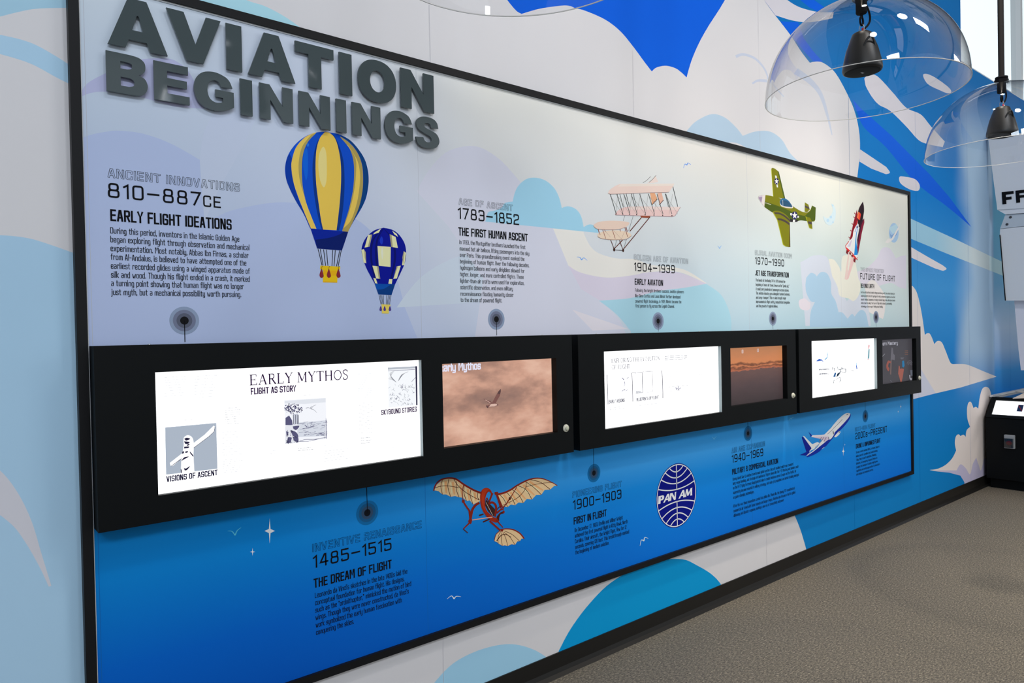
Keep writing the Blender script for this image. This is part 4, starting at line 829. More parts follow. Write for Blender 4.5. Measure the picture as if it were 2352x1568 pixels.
ln([(1010, 460), (1050, 540), (1110, 380)], 4.0, RD, 4.5); ln(sm([(1040, 560), (1110, 540), (1165, 590), (1170, 680), (1150, 780)]), 5.0, RD); ln([(1000, 540), (1115, 760)], 0.8, (226, 196, 180)); ln([(1180, 720), (1250, 660), (1300, 650)], 4.5, RD, 3.0); ln(sm([(1190, 660), (1220, 620), (1250, 610)]), 2.0, DR)
put(loop([(1180, 790), (1230, 720), (1285, 690), (1310, 720), (1250, 740), (1225, 800), (1220, 850)], 4), DR); put(ell(1298, 700, 18, 26, 12), RD)
ln([(885, 760), (960, 735)], 3.2, DR); ln([(950, 870), (1060, 820)], 3.2, DR); ln([(765, 836), (1010, 800), (1110, 788)], 2.2, (226, 160, 140)); ln([(1060, 850), (1240, 1010)], 4.6, RD, 4.0); ln([(1170, 830), (1290, 965)], 4.0, RD, 1.6)
put(sm([(1240, 1015), (1170, 1080), (1140, 1190)]) + [(1180, 1205), (1215, 1235), (1275, 1270), (1320, 1262), (1365, 1275), (1430, 1245), (1490, 1255), (1530, 1195), (1570, 1195), (1600, 1150), (1645, 1150)] + sm([(1645, 1150), (1570, 1060), (1460, 1000), (1340, 985), (1260, 1000)]), CR)
B.k += 1
for a in ([(1250, 1025), (1205, 1120), (1205, 1230)], [(1270, 1040), (1258, 1150), (1275, 1270)], [(1290, 1050), (1335, 1150), (1365, 1275)], [(1300, 1040), (1400, 1120), (1490, 1255)], [(1310, 1020), (1440, 1080), (1570, 1195)]): ln(sm(a), 1.1, DR)
B.k += 1
ln(sm([(1260, 1000), (1340, 985), (1460, 1000), (1570, 1060), (1645, 1150)]), 2.4, RD, 3.2); ln(sm([(1240, 1015), (1170, 1080), (1138, 1195)]), 1.8, RD, 1.0); ln(sm([(1180, 1190), (1250, 1100), (1330, 1080), (1425, 1125)]), 2.2, DR, 1.2); put(ell(1268, 1008, 24, 26, 12), RD)
B.build('ornithopter_picture', panel, 'red-framed flapping wing machine picture with tan wings')

# round airline emblem: navy globe with white arcs and italic lettering
B, c = picture(crop(1480, 1040, 8.25))
g0 = W(1480 + 600 / 8.25, 1040 + 800 / 8.25, YB)
u0 = W(1480 + 222 / 8.25, 1040 + 830 / 8.25, YB).x; u1 = W(1480 + 985 / 8.25, 1040 + 770 / 8.25, YB).x
gz0 = W(1480 + 560 / 8.25, 1040 + 1428 / 8.25, YB).z; gz1 = W(1480 + 650 / 8.25, 1040 + 188 / 8.25, YB).z
gc = ((u0 + u1) / 2, (gz0 + gz1) / 2); gr = (gz1 - gz0) / 2; gx = (u1 - u0) / 2
def disc(k, y, m): B.add([(gc[0] + gx * k * math.cos(2 * PI * j / 64), y, gc[1] + gr * k * math.sin(2 * PI * j / 64)) for j in range(64)], [tuple(range(64))], m)
NAVY = P(2, 14, 120); EW = P(226, 226, 236)
disc(1, YP, NAVY); disc(0.975, YP - 0.00004, EW); disc(0.945, YP - 0.00008, NAVY)
def strip(pts, wd, m, y=YP - 0.00012):
    L, Rr = ribbon(pts, False, wd, 0); n = len(L)
    B.add([(gc[0] + a * gx, y, gc[1] + b * gr) for a, b in L + Rr], [(i, i + 1, n + i + 1, n + i) for i in range(n - 1)], m)
for sgn in (1, -1):
    strip([(0, sgn * 0.96), (0, sgn * 0.19)], 0.035, EW)
    for zm, ze in ((0.19, 0.33), (0.38, 0.60), (0.555, 0.79), (0.74, 0.90)):
        xe = math.sqrt(0.965 ** 2 - ze ** 2); strip([(xe * (i / 12 - 1), sgn * (zm + (ze - zm) * (i / 12 - 1) ** 2)) for i in range(25)], 0.035, EW)
IT = {'P': [[(0, 0), (0.1, 0.0), (0, 0)], ], }
def gl(pts, x0, sc=1.0): 
    vs = [(gc[0] + gx * (x0 + a * 0.27 * sc + 0.012 * (b * 2 - 1)), YP - 0.00016, gc[1] + gr * (b - 0.5) * 0.235) for a, b in pts]
    B.add(vs, [tuple(x) for x in tessellate_polygon([[Vector((p[0], p[2], 0)) for p in vs]])], EW)
def PA(x, k):
    if k == 'P': gl([(0, 0), (0, 1), (.4, 1), (.4, 0)], x); gl([(.4, 1), (.8, 1), (1, .85), (1, .55), (.8, .38), (.4, .38), (.4, .56), (.6, .6), (.6, .8), (.4, .82)], x)
    if k == 'A': gl([(-.05, 0), (.62, 1), (.95, 1), (1.25, 0), (.85, 0), (.8, .24), (.4, .24), (.25, 0)], x); 
    if k == 'N': gl([(0, 0), (0, 1), (.4, 1), (.85, .35), (.85, 1), (1.15, 1), (1.08, .9), (1.08, 0), (.75, 0), (.25, .7), (.25, 0)], x)
    if k == 'M': gl([(0, 0), (.12, 1), (.45, 1), (.65, .45), (1, 1), (1.4, 1), (1.3, .9), (1.34, .1), (1.42, 0), (1, 0), (1, .6), (.66, .08), (.42, .08), (.25, .6), (.22, 0)], x)
def hole(x): 
    vs = [(gc[0] + gx * (x + a * 0.27 + 0.012 * (b * 2 - 1)), YP - 0.0002, gc[1] + gr * (b - 0.5) * 0.235) for a, b in ((.5, .42), (.78, .42), (.74, .7))]
    B.add(vs, [(0, 1, 2)], NAVY)
for k, x in (('P', -0.90), ('A', -0.65), ('N', -0.34), ('A', 0.10), ('M', 0.42)): PA(x, k)
for x in (-0.65, 0.10): hole(x)
B.build('airline_emblem', panel, 'round navy airline globe emblem reading PAN AM in white')

B, c = picture(crop(1820, 930, 11.2))
put([(185, 1285), (350, 1210), (440, 1190), (440, 1230), (360, 1300)], (14, 34, 140)); put([(415, 685), (505, 775), (478, 828)], (18, 52, 150))
put(sm([(360, 1310), (500, 1200), (620, 1100), (700, 1000), (820, 760)]) + sm([(820, 760), (980, 600), (1120, 430), (1240, 310), (1340, 230), (1420, 203), (1480, 215), (1505, 240)]) + sm([(1505, 240), (1480, 330), (1400, 460), (1280, 600), (1130, 740), (1000, 900), (860, 1050), (700, 1180), (560, 1270), (390, 1338)]), (226, 220, 226))
put(sm([(1505, 238), (1485, 330), (1400, 465), (1280, 600), (1130, 745), (1000, 900), (860, 1060), (800, 1090), (700, 1190), (560, 1275), (390, 1338), (362, 1310)]) + sm([(400, 1290), (560, 1180), (720, 1050), (880, 920), (1000, 800), (1100, 690), (1250, 540), (1380, 400), (1460, 300), (1490, 230)]), (14, 44, 152))
put([(272, 792), (300, 795), (510, 1005), (640, 950), (720, 980), (560, 1130), (430, 1190), (490, 1105)], (228, 218, 216)); put([(240, 830), (268, 808), (495, 1108), (430, 1190), (362, 1210)], (14, 30, 134))
put([(487, 820), (512, 775), (740, 765), (860, 750), (930, 800), (940, 880), (850, 940), (700, 860)], (220, 212, 216)); put([(500, 822), (740, 808), (930, 810), (945, 875), (840, 950), (740, 870)], (204, 188, 204))
for x, y_ in ((690, 935), (745, 935), (810, 940)): ln([(x, y_), (x + 60, y_ - 110)], 1.3, (120, 104, 116))
put(loop([(925, 830), (1000, 740), (1050, 670), (1080, 690), (1070, 760), (1010, 850), (965, 885), (935, 870)], 4), (226, 220, 220)); put(loop([(1040, 690), (1050, 660), (1065, 720), (1055, 760)], 4), (60, 50, 60)); put(loop([(922, 820), (935, 830), (945, 880), (930, 870)], 4), (70, 60, 80))
put(loop([(1080, 800), (1150, 720), (1200, 665), (1235, 690), (1200, 760), (1120, 825), (1090, 822)], 4), (226, 220, 220)); put(loop([(1190, 680), (1205, 665), (1212, 710), (1200, 715)], 4), (60, 50, 60))
put([(1388, 262), (1400, 240), (1445, 212), (1430, 240)], (44, 30, 60))
ln([(580, 1095), (700, 980), (740, 930)], 0.7, (90, 84, 104)); ln([(905, 745), (1040, 625)], 0.9, (110, 100, 110)); ln([(1050, 605), (1180, 480), (1285, 365)], 0.9, (110, 100, 110)); ln([(362, 1306), (470, 1200), (440, 1190)], 0.8, (228, 222, 226))
B.build('airliner_picture', panel, 'white and navy jet airliner climbing picture')

# ================================================================== RAISED TITLE LETTERS
LETM = mat('charcoal_acrylic', (0.074, 0.095, 0.100, 1), 0.07, 0.5)
LET = {
 'A': [[(0, 0), (.345, 1), (.655, 1), (1, 0), (.70, 0), (.645, .17), (.345, .17), (.29, 0)], [(.405, .37), (.585, .37), (.52, .66), (.50, .68), (.48, .66)]],
 'V': [[(0, 1), (.31, 1), (.515, .37), (.72, 1), (1, 1), (.655, 0), (.345, 0)]],
 'I': [[(0, 0), (0, 1), (1, 1), (1, 0)]],
 'T': [[(0, 1), (1, 1), (1, .76), (.665, .76), (.665, 0), (.335, 0), (.335, .76), (0, .76)]],
 'N': [[(0, 0), (0, 1), (.30, 1), (.685, .43), (.685, 1), (1, 1), (1, 0), (.70, 0), (.315, .57), (.315, 0)]],
 'E': [[(0, 0), (0, 1), (.97, 1), (.97, .79), (.37, .79), (.37, .61), (.93, .61), (.93, .41), (.37, .41), (.37, .21), (1, .21), (1, 0)]],
 'B': [[(0, 0), (0, 1)] + sm([(.58, 1), (.80, .97), (.93, .87), (.95, .72), (.90, .60), (.78, .53)]) + sm([(.80, .52), (.94, .45), (1, .29), (.95, .12), (.82, .02), (.62, 0)]), [(.34, .62), (.34, .80)] + sm([(.34, .80), (.52, .80), (.61, .77), (.62, .71), (.60, .65), (.50, .62)]), [(.34, .19), (.34, .41)] + sm([(.34, .41), (.55, .41), (.65, .37), (.67, .30), (.65, .23), (.54, .19)])],
 'O': [[(.5 + .5 * math.copysign(abs(math.cos(a)) ** .9, math.cos(a)), .5 + .525 * math.copysign(abs(math.sin(a)) ** .9, math.sin(a))) for a in [2 * PI * i / 48 for i in range(48)]], ell(.5, .5, .195, .27, 36)],
 'G': [sm([(.97, .67), (.90, .84), (.78, .95), (.52, 1.02), (.24, .96), (.06, .77), (0, .5), (.05, .25), (.2, .06), (.5, -.02), (.78, .03), (1, .15)]) + [(1, .56), (.53, .56), (.53, .36), (.72, .36), (.72, .25)] + sm([(.72, .25), (.62, .21), (.50, .21), (.38, .30), (.33, .5), (.38, .71), (.51, .80), (.62, .77), (.68, .65)])],
 'S': [sm([(.95, .70), (.90, .88), (.74, .99), (.48, 1.02), (.22, .98), (.06, .86), (.04, .70), (.13, .56), (.34, .47), (.58, .39), (.66, .31), (.62, .22), (.5, .18), (.38, .21), (.31, .32)]) + sm([(0, .30), (.06, .12), (.22, .01), (.5, -.02), (.8, .03), (.96, .18), (.98, .34), (.88, .50), (.68, .58), (.42, .65), (.36, .72), (.40, .80), (.52, .82), (.61, .78), (.64, .68)])],
}
YL0, YL1 = -0.036, -0.029
title = empty('title_sign', W(246, 97, YL0), 'AVIATION BEGINNINGS title in raised dark grey letters across the panel top', 'sign')
def title_row(items, pbase, ptop):
    zb = sum(W(a, b, YL0).z for a, b in pbase) / len(pbase); zt = sum(W(a, b, YL0).z for a, b in ptop) / len(ptop)
    for ch, a, b in items:
        def X(p, z=(zb + zt) / 2):
            yy = 150
            for _ in range(4): x = W(p, yy, YL0).x; yy = proj(Vector((x, YL0, z)))[1]
            return x
        x0, x1 = X(a), X(b)
        to = lambda u, v, d: (x0 + u * (x1 - x0), d, zb + v * (zt - zb))
        m = MB(); m.prism(LET[ch], to, YL0, YL1, LETM)
        o = m.build('letter', title, 'raised letter %s' % ch)
        us = {'A': ((.17, .12), (.83, .12), (.5, .85)), 'V': ((.15, .9), (.85, .9), (.5, .1)), 'I': ((.5, .1), (.5, .9)), 'T': ((.15, .88), (.85, .88), (.5, .1)), 'N': ((.15, .1), (.85, .9)), 'E': ((.18, .1), (.18, .9)), 'B': ((.18, .1), (.18, .9)), 'O': ((.15, .5), (.85, .5)), 'G': ((.17, .5), (.85, .3)), 'S': ((.5, .92), (.5, .08))}[ch]
        for u, v in us:
            p = to(u, v, 0); MB().box((p[0] - .004, YL1, p[2] - .004), (p[0] + .004, YB - 0.0009, p[2] + .004), LETM).build('standoff_pin', o)
title_row([('A', 246, 384), ('V', 383, 508), ('I', 519.5, 555.5), ('A', 568.6, 677.5), ('T', 678.7, 767), ('I', 779.7, 808.5), ('O', 822.4, 909.8), ('N', 920.7, 996.5)], [(247, 97), (996, 262), (553, 165)], [(921, 156), (520, 51), (996, 174)])
title_row([('B', 243.8, 339), ('E', 353.4, 435), ('G', 445.4, 537), ('I', 552, 579.8), ('N', 596.5, 673), ('N', 687, 758.7), ('I', 772.5, 795.6), ('N', 809, 874.4), ('G', 884, 948.7), ('S', 954.8, 1009.7)], [(245, 207), (874, 320.5), (435, 241)], [(244, 115), (353, 138), (687, 208)])

# ================================================================== SCREEN CONSOLES
YF = -0.10
def back_to_front(px, py): return W(px, py, YF)
VIDM = {}
def video_mat(name, stops, sc, rot, strength=1.0, detail=5):
    m = mat(name, (0.01, 0.01, 0.01, 1), 0.35, 0.2); t = NT(m); q = t.pos()
    v = t.scaled(t.p, sc); f = t.noise(v, 4.0, detail, 0.55)
    t.l(t.ramp(f, stops), t.b.inputs['Emission Color']); t.b.inputs['Emission Strength'].default_value = strength * 1.33; return m
def lc(r, g, b): return (lin(r), lin(g), lin(b), 1)
V1 = video_mat('video_clouds', [(0.30, lc(132, 104, 96)), (0.44, lc(168, 128, 112)), (0.55, lc(206, 158, 136)), (0.68, lc(226, 184, 162))], (0.9, 1, 1.9), 0)
V3 = mat('video_dark', (0.01, 0.01, 0.01, 1), 0.35, 0.2, 0, lc(66, 64, 70), 1.23)
V2 = mat('video_sunset', (0.01, 0.01, 0.01, 1), 0.35, 0.2); t = NT(V2); q = t.pos()
f = t.noise(t.scaled(t.p, (1.2, 1, 4)), 9, 5, 0.6); zz = t.math('ADD', q[2], t.math('MULTIPLY', t.math('SUBTRACT', f, 0.5), 0.05))
t.l(t.ramp(t.range(zz, 1.06, 1.41), [(0, lc(54, 46, 48)), (0.35, lc(80, 64, 66)), (0.585, lc(104, 78, 74)), (0.60, lc(186, 106, 74)), (0.64, lc(120, 72, 50)), (0.66, lc(206, 126, 84)), (0.69, lc(110, 66, 46)), (0.72, lc(206, 130, 84)), (1.0, lc(176, 122, 86))]), t.b.inputs['Emission Color']); t.b.inputs['Emission Strength'].default_value = 1.33
SCRW = mat('lit_panel', (0.8, 0.8, 0.8, 1), 0.5, 0.2, 0, (1.0, 1.0, 0.995, 1), 1.55)
BTN = mat('cream_plastic', (0.72, 0.70, 0.58, 1), 0.35, 0.5); BTN2 = mat('cream_plastic_cap', (0.60, 0.60, 0.46, 1), 0.3, 0.5)
REV = mat('grey_reveal', (0.30, 0.36, 0.38, 1), 0.4, 0.4)
def quad_rect(tl, tr, br, bl, y):
    a, b, c_, d = (W(*p, y) for p in (tl, tr, br, bl)); return ((a.x + d.x) / 2, (b.x + c_.x) / 2, (d.z + c_.z) / 2, (a.z + b.z) / 2)
def console(name, x0, x1, label, lit, vid, vmat, btn):
    Z0, Z1 = 0.985, 1.488
    root = empty('screen_console', (x0, 0, Z0), label, 'display case')
    o1 = quad_rect(*lit, YF); o2 = quad_rect(*vid, YF)
    xs = sorted((x0, x1, o1[0], o1[1], o2[0], o2[1]))
    B = MB(); zs = lambda o: (Z0, o[2], o[3], Z1)
    cols = [(x0, o1[0], None), (o1[0], o1[1], o1), (o1[1], o2[0], None), (o2[0], o2[1], o2), (o2[1], x1, None)]
    for a, b, o in cols:
        for zz0, zz1 in ([(Z0, Z1)] if o is None else [(Z0, o[2]), (o[3], Z1)]):
            B.add([(a, YF, zz0), (b, YF, zz0), (b, YF, zz1), (a, YF, zz1)], [(0, 1, 2, 3)], BLACK)
    B.add([(x0, YF, Z0), (x1, YF, Z0), (x1, YF, Z1), (x0, YF, Z1), (x0, -0.034, Z0), (x1, -0.034, Z0), (x1, -0.034, Z1), (x0, -0.034, Z1)], [(0, 4, 5, 1), (2, 6, 7, 3), (0, 3, 7, 4), (1, 5, 6, 2), (4, 7, 6, 5)], BLACK)
    for o, d, rm in ((o1, 0.018, REV), (o2, 0.03, BLACK)):
        a, b, c_, e = o; y1 = YF + d
        B.add([(a, YF, c_), (b, YF, c_), (b, YF, e), (a, YF, e), (a, y1, c_), (b, y1, c_), (b, y1, e), (a, y1, e)], [(0, 1, 5, 4), (2, 3, 7, 6), (3, 0, 4, 7)], BLACK)
        B.add([(b, YF, c_), (b, YF, e), (b, y1, e), (b, y1, c_)], [(0, 1, 2, 3)], rm)
    B.build('housing', root)
    lp = MB(); rect(lp, o1[0], o1[1], o1[2], o1[3], YF + 0.018, SCRW); lit_o = lp.build('lit_panel', root, 'glowing white graphic panel')
    vp = MB(); rect(vp, o2[0], o2[1], o2[2], o2[3], YF + 0.03, vmat); vid_o = vp.build('video_screen', root)
    bb = MB(); c0 = W(*btn, YF); bb.lathe((c0.x, YF, c0.z), [(0.0, 0.006), (0.0135, 0.006), (0.0165, 0.003), (0.0165, 0.0)], BTN, 24, True, 'Y')
    bo = bb.build('push_button', root, 'round cream push button'); cc = MB(); cc.lathe((c0.x, YF - 0.006, c0.z), [(0.0, 0.006), (0.008, 0.006), (0.0095, 0.0045), (0.0095, 0.0)], BTN2, 20, True, 'Y'); cc.build('button_cap', bo)
    for u in (0.08, 0.5, 0.92):
        x = x0 + (x1 - x0) * u; MB().lathe((x, -0.07, Z1), [(0.0, 0.002), (0.004, 0.0015), (0.004, 0)], mat('steel_screw', (0.5, 0.5, 0.5, 1), 0.3, 0.5, 1.0), 10).build('screw', root)
    return root, lit_o, vid_o, o1, o2
YS = YF + 0.018 - 0.0006; YV = YF + 0.03 - 0.0006
r1, l1, v1, oa, ob = console('a', 0.333, 2.115, 'leftmost of three black wall consoles, its panel headed EARLY MYTHOS', ((356, 853), (967, 828), (973, 1049), (364, 1136)), ((1015.5, 835), (1278, 823), (1280, 992.5), (1020, 1030)), V1, (1299.5, 983))
r2, l2, v2, oc, od = console('b', 2.152, 3.968, 'middle of three black wall consoles, its video showing an orange sunset', ((1386, 808), (1654.6, 794), (1660, 945.5), (1391.8, 986.6)), ((1676.6, 800), (1806, 792.4), (1810.4, 915), (1680.7, 933.6)), V2, (1821, 908))
r3, l3, v3, oe, of = console('c', 4.003, 5.805, 'rightmost of three black wall consoles, its video dark grey with hands', ((1863.8, 783.5), (2013.6, 776), (2014.7, 892.6), (1866.7, 914.7)), ((2026.5, 781), (2104, 776.4), (2105.8, 873), (2027.8, 884)), V3, (2111.5, 867.5))
FAINT = glow(200, 202, 208, 1.0); MID = glow(140, 142, 152, 1.0); GREYP = glow(170, 181, 196, 1.0); SW = glow(255, 255, 255, 1.3); DKP = mat('plum_dark', (0.030, 0.024, 0.075, 1), 0.6, 0.1); SK = mat('plum_mid', (0.10, 0.09, 0.17, 1), 0.6, 0.1, 0, lc(60, 60, 86), 1.23)
LG = glow(182, 188, 198, 1.0)
def cut(B, name, parent):
    B.build(name, parent); n_ = Flat(B.y, B.step); n_.k = B.k; return n_
def faint(B, c, x0, y0, x1, y1, rows_, lean, m, wpx=0.6, seed=1, name='small_print'):
    """rows of unreadable small print as broken grey rules"""
    rd = random.Random(seed); F_ = Flat(B.y, 0); F_.y -= B.k * B.step + 0.0001
    for i in range(rows_):
        yy = y0 + (y1 - y0) * i / max(rows_ - 1, 1); x = x0; end = x1 - (x1 - x0) * rd.random() * 0.3
        while x < end:
            L_ = rd.uniform(0.05, 0.2) * (x1 - x0); e = min(x + L_, end)
            F_.line(c([(x, yy + (x - x0) * lean), (e, yy + (e - x0) * lean)]), wpx * 1.35, m); x = e + 0.03 * (x1 - x0)
    F_.build(name, PAR[0])
PAR = [None]
# ---- console one
PAR[0] = l1
B = Flat(YS, 0.000012); c = crop(340, 810, 3.618)
serif(B, 'EARLY MYTHOS', 574, 884.6, 802, 24, YS, PLUM, 0, 1.2); text(B, 'FLIGHT AS STORY', 575.8, 906.3, 680.5, 15.5, YS, PLUM, th=0.17, gap=2.6); B = cut(B, 'title_lettering', l1)
text(B, 'VISIONS OF ASCENT', 382.3, 1107, 500, 13.6, YS, DKP, th=0.17, gap=2.6); B = cut(B, 'caption_lettering', l1); text(B, 'SKYBOUND STORIES', 875.6, 953, 957.7, 12, YS, PLUM, th=0.17, gap=2.6); B = cut(B, 'caption_lettering', l1)
faint(B, c, 135, 205, 330, 360, 8, -0.05, FAINT, 0.7, 3); faint(B, c, 385, 195, 590, 370, 8, -0.05, FAINT, 0.7, 4); faint(B, c, 640, 460, 770, 590, 8, -0.06, MID, 0.6, 5); faint(B, c, 615, 660, 790, 850, 9, -0.06, FAINT, 0.7, 6); faint(B, c, 620, 890, 790, 995, 7, -0.08, MID, 0.5, 7)
faint(B, c, 1745, 175, 1870, 370, 12, -0.04, LG, 0.6, 8); faint(B, c, 1750, 420, 1880, 665, 16, -0.05, MID, 0.5, 9); faint(B, c, 1768, 708, 1870, 752, 3, -0.08, MID, 0.8, 10); faint(B, c, 1995, 545, 2075, 660, 7, -0.06, FAINT, 0.6, 11); faint(B, c, 2000, 775, 2090, 850, 6, -0.08, LG, 0.5, 12); faint(B, c, 2115, 730, 2230, 800, 5, -0.08, FAINT, 0.5, 13)
faint(B, c, 1010, 815, 1080, 838, 2, -0.07, MID, 0.6, 14); faint(B, c, 1248, 795, 1405, 812, 2, -0.09, MID, 0.8, 15); faint(B, c, 1250, 840, 1395, 910, 6, -0.1, LG, 0.5, 16); faint(B, c, 1460, 770, 1580, 785, 2, -0.08, LG, 0.6, 17); faint(B, c, 1462, 818, 1700, 900, 5, -0.12, MID, 0.5, 18); faint(B, c, 1015, 875, 1170, 940, 5, -0.08, FAINT, 0.5, 19); faint(B, c, 300, 560, 440, 562, 1, -0.08, MID, 0.5, 20)
e_ = ell(1310, 352, 55, 22, 30); B.line(c(e_ + [e_[0]]), 0.5, LG); B.line(c([(1270, 355), (1350, 349)]), 0.7, MID)
def pq(pts, m): B.poly(c(pts), m)
B = cut(B, 'label_print', l1)
pq([(142, 620), (567, 582), (577, 963), (150, 1012)], GREYP)
pq([(180, 915), (270, 845), (330, 800), (375, 752), (470, 680), (545, 605), (558, 615), (545, 660), (500, 700), (385, 785), (300, 860), (205, 940), (188, 938)], SW); B.line(c([(195, 940), (300, 862), (385, 785)]), 1.2, DKP); B.line(c([(385, 785), (505, 695), (548, 655), (556, 615)]), 0.9, DKP)
pq(sm([(300, 700), (325, 685), (355, 692), (375, 720), (380, 780), (378, 850), (385, 985)]) + [(272, 997)] + sm([(275, 930), (280, 860), (295, 780), (295, 720), (300, 700)]), SW)
for pts in ([(300, 715), (320, 705), (350, 712), (340, 722), (315, 730)], [(298, 735), (345, 740), (335, 755), (310, 757)], [(318, 765), (345, 755), (340, 768), (325, 772)], [(300, 780), (340, 778), (335, 790), (300, 795)], [(285, 820), (300, 818), (295, 835), (283, 838)], [(275, 900), (300, 868), (340, 862), (300, 885)], [(296, 955), (315, 960), (350, 940), (325, 972), (305, 978)], [(272, 960), (280, 975), (280, 997), (273, 997)], [(345, 815), (375, 850), (374, 862), (350, 835)], [(308, 820), (330, 815), (328, 828), (310, 832)]): pq(sm(pts), DKP)
B = cut(B, 'statue_picture', l1)
# engraving
pq([(1130, 392), (1478, 372), (1488, 717), (1138, 760)], glow(238, 240, 246, 1.05)); rd = random.Random(5)
pq([(1240, 580), (1480, 560), (1486, 690), (1240, 700)], glow(212, 217, 228, 1.0)); pq([(1135, 400), (1478, 376), (1479, 410), (1300, 425), (1135, 420)], glow(224, 228, 236, 1.0))
B.k += 1
for i in range(95):
    a = rd.uniform(0, 6.28); r_ = rd.uniform(0.2, 1); x = 1205 + 80 * r_ * math.cos(a); y_ = 462 + 42 * r_ * math.sin(a); B.line(c([(x, y_), (x + rd.uniform(-14, 14), y_ + rd.uniform(4, 16))]), rd.uniform(0.9, 2.2), rd.choice((SK, SK, DKP)))
for i in range(40):
    x = rd.uniform(1250, 1480); y_ = rd.uniform(570, 690); B.line(c([(x, y_), (x + rd.uniform(15, 50), y_ - 3)]), 0.5, SK)
for i in range(26):
    x = rd.uniform(1290, 1470); y_ = rd.uniform(655, 690); B.line(c([(x, y_), (x + rd.uniform(12, 36), y_ - 3)]), 0.8, SK)
pq([(1140, 540), (1170, 520), (1195, 560), (1200, 600), (1140, 600)], SK); pq([(1200, 510), (1245, 505), (1250, 590), (1205, 598)], glow(196, 200, 214)); B.k += 1
for x in (1206, 1222, 1238, 1248): B.line(c([(x, 515), (x + 2, 592)]), 1.0, DKP)
pq(sm([(1138, 610), (1200, 598), (1262, 605), (1240, 640), (1220, 660), (1250, 700), (1240, 745), (1138, 755)]), glow(228, 230, 238)); B.k += 1
for pts in ([(1200, 610), (1255, 606), (1230, 640), (1205, 630)], [(1180, 640), (1230, 660), (1245, 700), (1200, 690)], [(1145, 650), (1165, 660), (1150, 700)], [(1200, 700), (1240, 690), (1245, 740), (1210, 730)], [(1160, 700), (1190, 705), (1180, 745), (1150, 750)]): pq(sm(pts), SK)
for i in range(30):
    x = rd.uniform(1142, 1245); y_ = rd.uniform(640, 745); B.line(c([(x, y_), (x + rd.uniform(-8, 14), y_ + rd.uniform(5, 20))]), 0.8, DKP)
B.line(c(sm([(1465, 715), (1472, 640), (1468, 590), (1475, 540)])), 3.0, glow(214, 216, 226), 1.0); B.line(c(sm([(1470, 610), (1450, 600), (1440, 602)])), 1.0, SK); B.line(c(sm([(1472, 580), (1482, 570), (1480, 545)])), 0.8, SK); B.line(c(sm([(1478, 712), (1482, 640), (1476, 560)])), 1.3, SK)
B.line(c(sm([(1300, 600), (1330, 618), (1378, 605)])), 1.6, SK); B.line(c([(1345, 610), (1362, 570)]), 0.6, SK); B.line(c([(1318, 585), (1330, 612)]), 0.6, SK)
for a, b_ in (((1308, 460), (1350, 465)), ((1350, 465), (1395, 432)), ((1350, 465), (1400, 497)), ((1345, 462), (1360, 448))): B.line(c(sm([a, ((a[0] + b_[0]) / 2, (a[1] + b_[1]) / 2 - 8), b_])), 1.3, MID, 0.5)
B.line(c(sm([(1230, 745), (1300, 720), (1380, 718), (1480, 700)])), 1.0, SK); B.line(c(sm([(1260, 735), (1330, 735), (1420, 712)])), 0.8, SK)
B = cut(B, 'engraving_picture', l1)
# carved relief
pq([(1988, 122), (2218, 111), (2222, 436), (1995, 455)], glow(240, 243, 247, 1.05)); pq([(2218, 111), (2232, 110), (2236, 435), (2224, 436)], DKP); B.k += 1
pq([(1988, 122), (2218, 111), (2218, 128), (1989, 140)], LG); B.line(c([(1990, 150), (2215, 138)]), 0.9, SK)
for i in range(9): B.line(c(sm([(2060, 245), (2030 - i * 3, 225 - i * 6), (1995 + i * 6, 215 - i * 8)])), 0.6, MID)
for i in range(7): B.line(c(sm([(2075, 235), (2090 + i * 5, 200 - i * 4), (2110 + i * 8, 175 - i * 3)])), 0.6, MID)
for i in range(70):
    x = rd.uniform(2005, 2210); y_ = rd.uniform(255, 430); B.line(c(sm([(x, y_), (x + rd.uniform(-10, 12), y_ + rd.uniform(2, 10)), (x + rd.uniform(-16, 18), y_ + rd.uniform(8, 20))])), rd.uniform(0.4, 0.9), rd.choice((MID, LG, SK)))
B.line(c([(2185, 240), (2218, 205)]), 0.8, SK)
B.build('relief_picture', l1)
B = Flat(YV, 0.000012); c = crop(1000, 800, 6.27); VW = glow(226, 226, 246, 1.0); BD = glow(120, 78, 72); BD2 = glow(84, 58, 58); BL = glow(214, 180, 166)
B.k = 3
text(B, ':arly Mythos', 1016.4, 853.6, 1104.5, 19.5, YV, VW, th=0.17, gap=1.9, z=0.0002); B = cut(B, 'video_lettering', v1)
B.poly(c([(940, 582), (944, 612), (930, 680), (890, 745), (870, 790), (905, 800), (903, 822), (870, 828), (815, 842), (770, 845), (755, 858), (752, 842), (735, 845), (733, 815), (752, 820), (800, 800), (745, 770), (715, 745), (696, 722), (745, 745), (795, 755), (815, 785), (860, 700), (895, 640)]), BD)
B.poly(c([(942, 580), (944, 612), (930, 660), (890, 650), (905, 620)]), BD2); B.poly(c([(800, 800), (860, 795), (888, 800), (895, 815), (850, 832), (790, 838), (770, 840)]), BL); B.poly(c([(733, 815), (752, 830), (762, 850), (752, 858), (735, 845)]), BD2); B.poly(c([(884, 795), (905, 815), (902, 824), (888, 808)]), BD2); B.line(c([(720, 740), (795, 785)]), 1.2, BL)
B.build('gull_picture', v1)
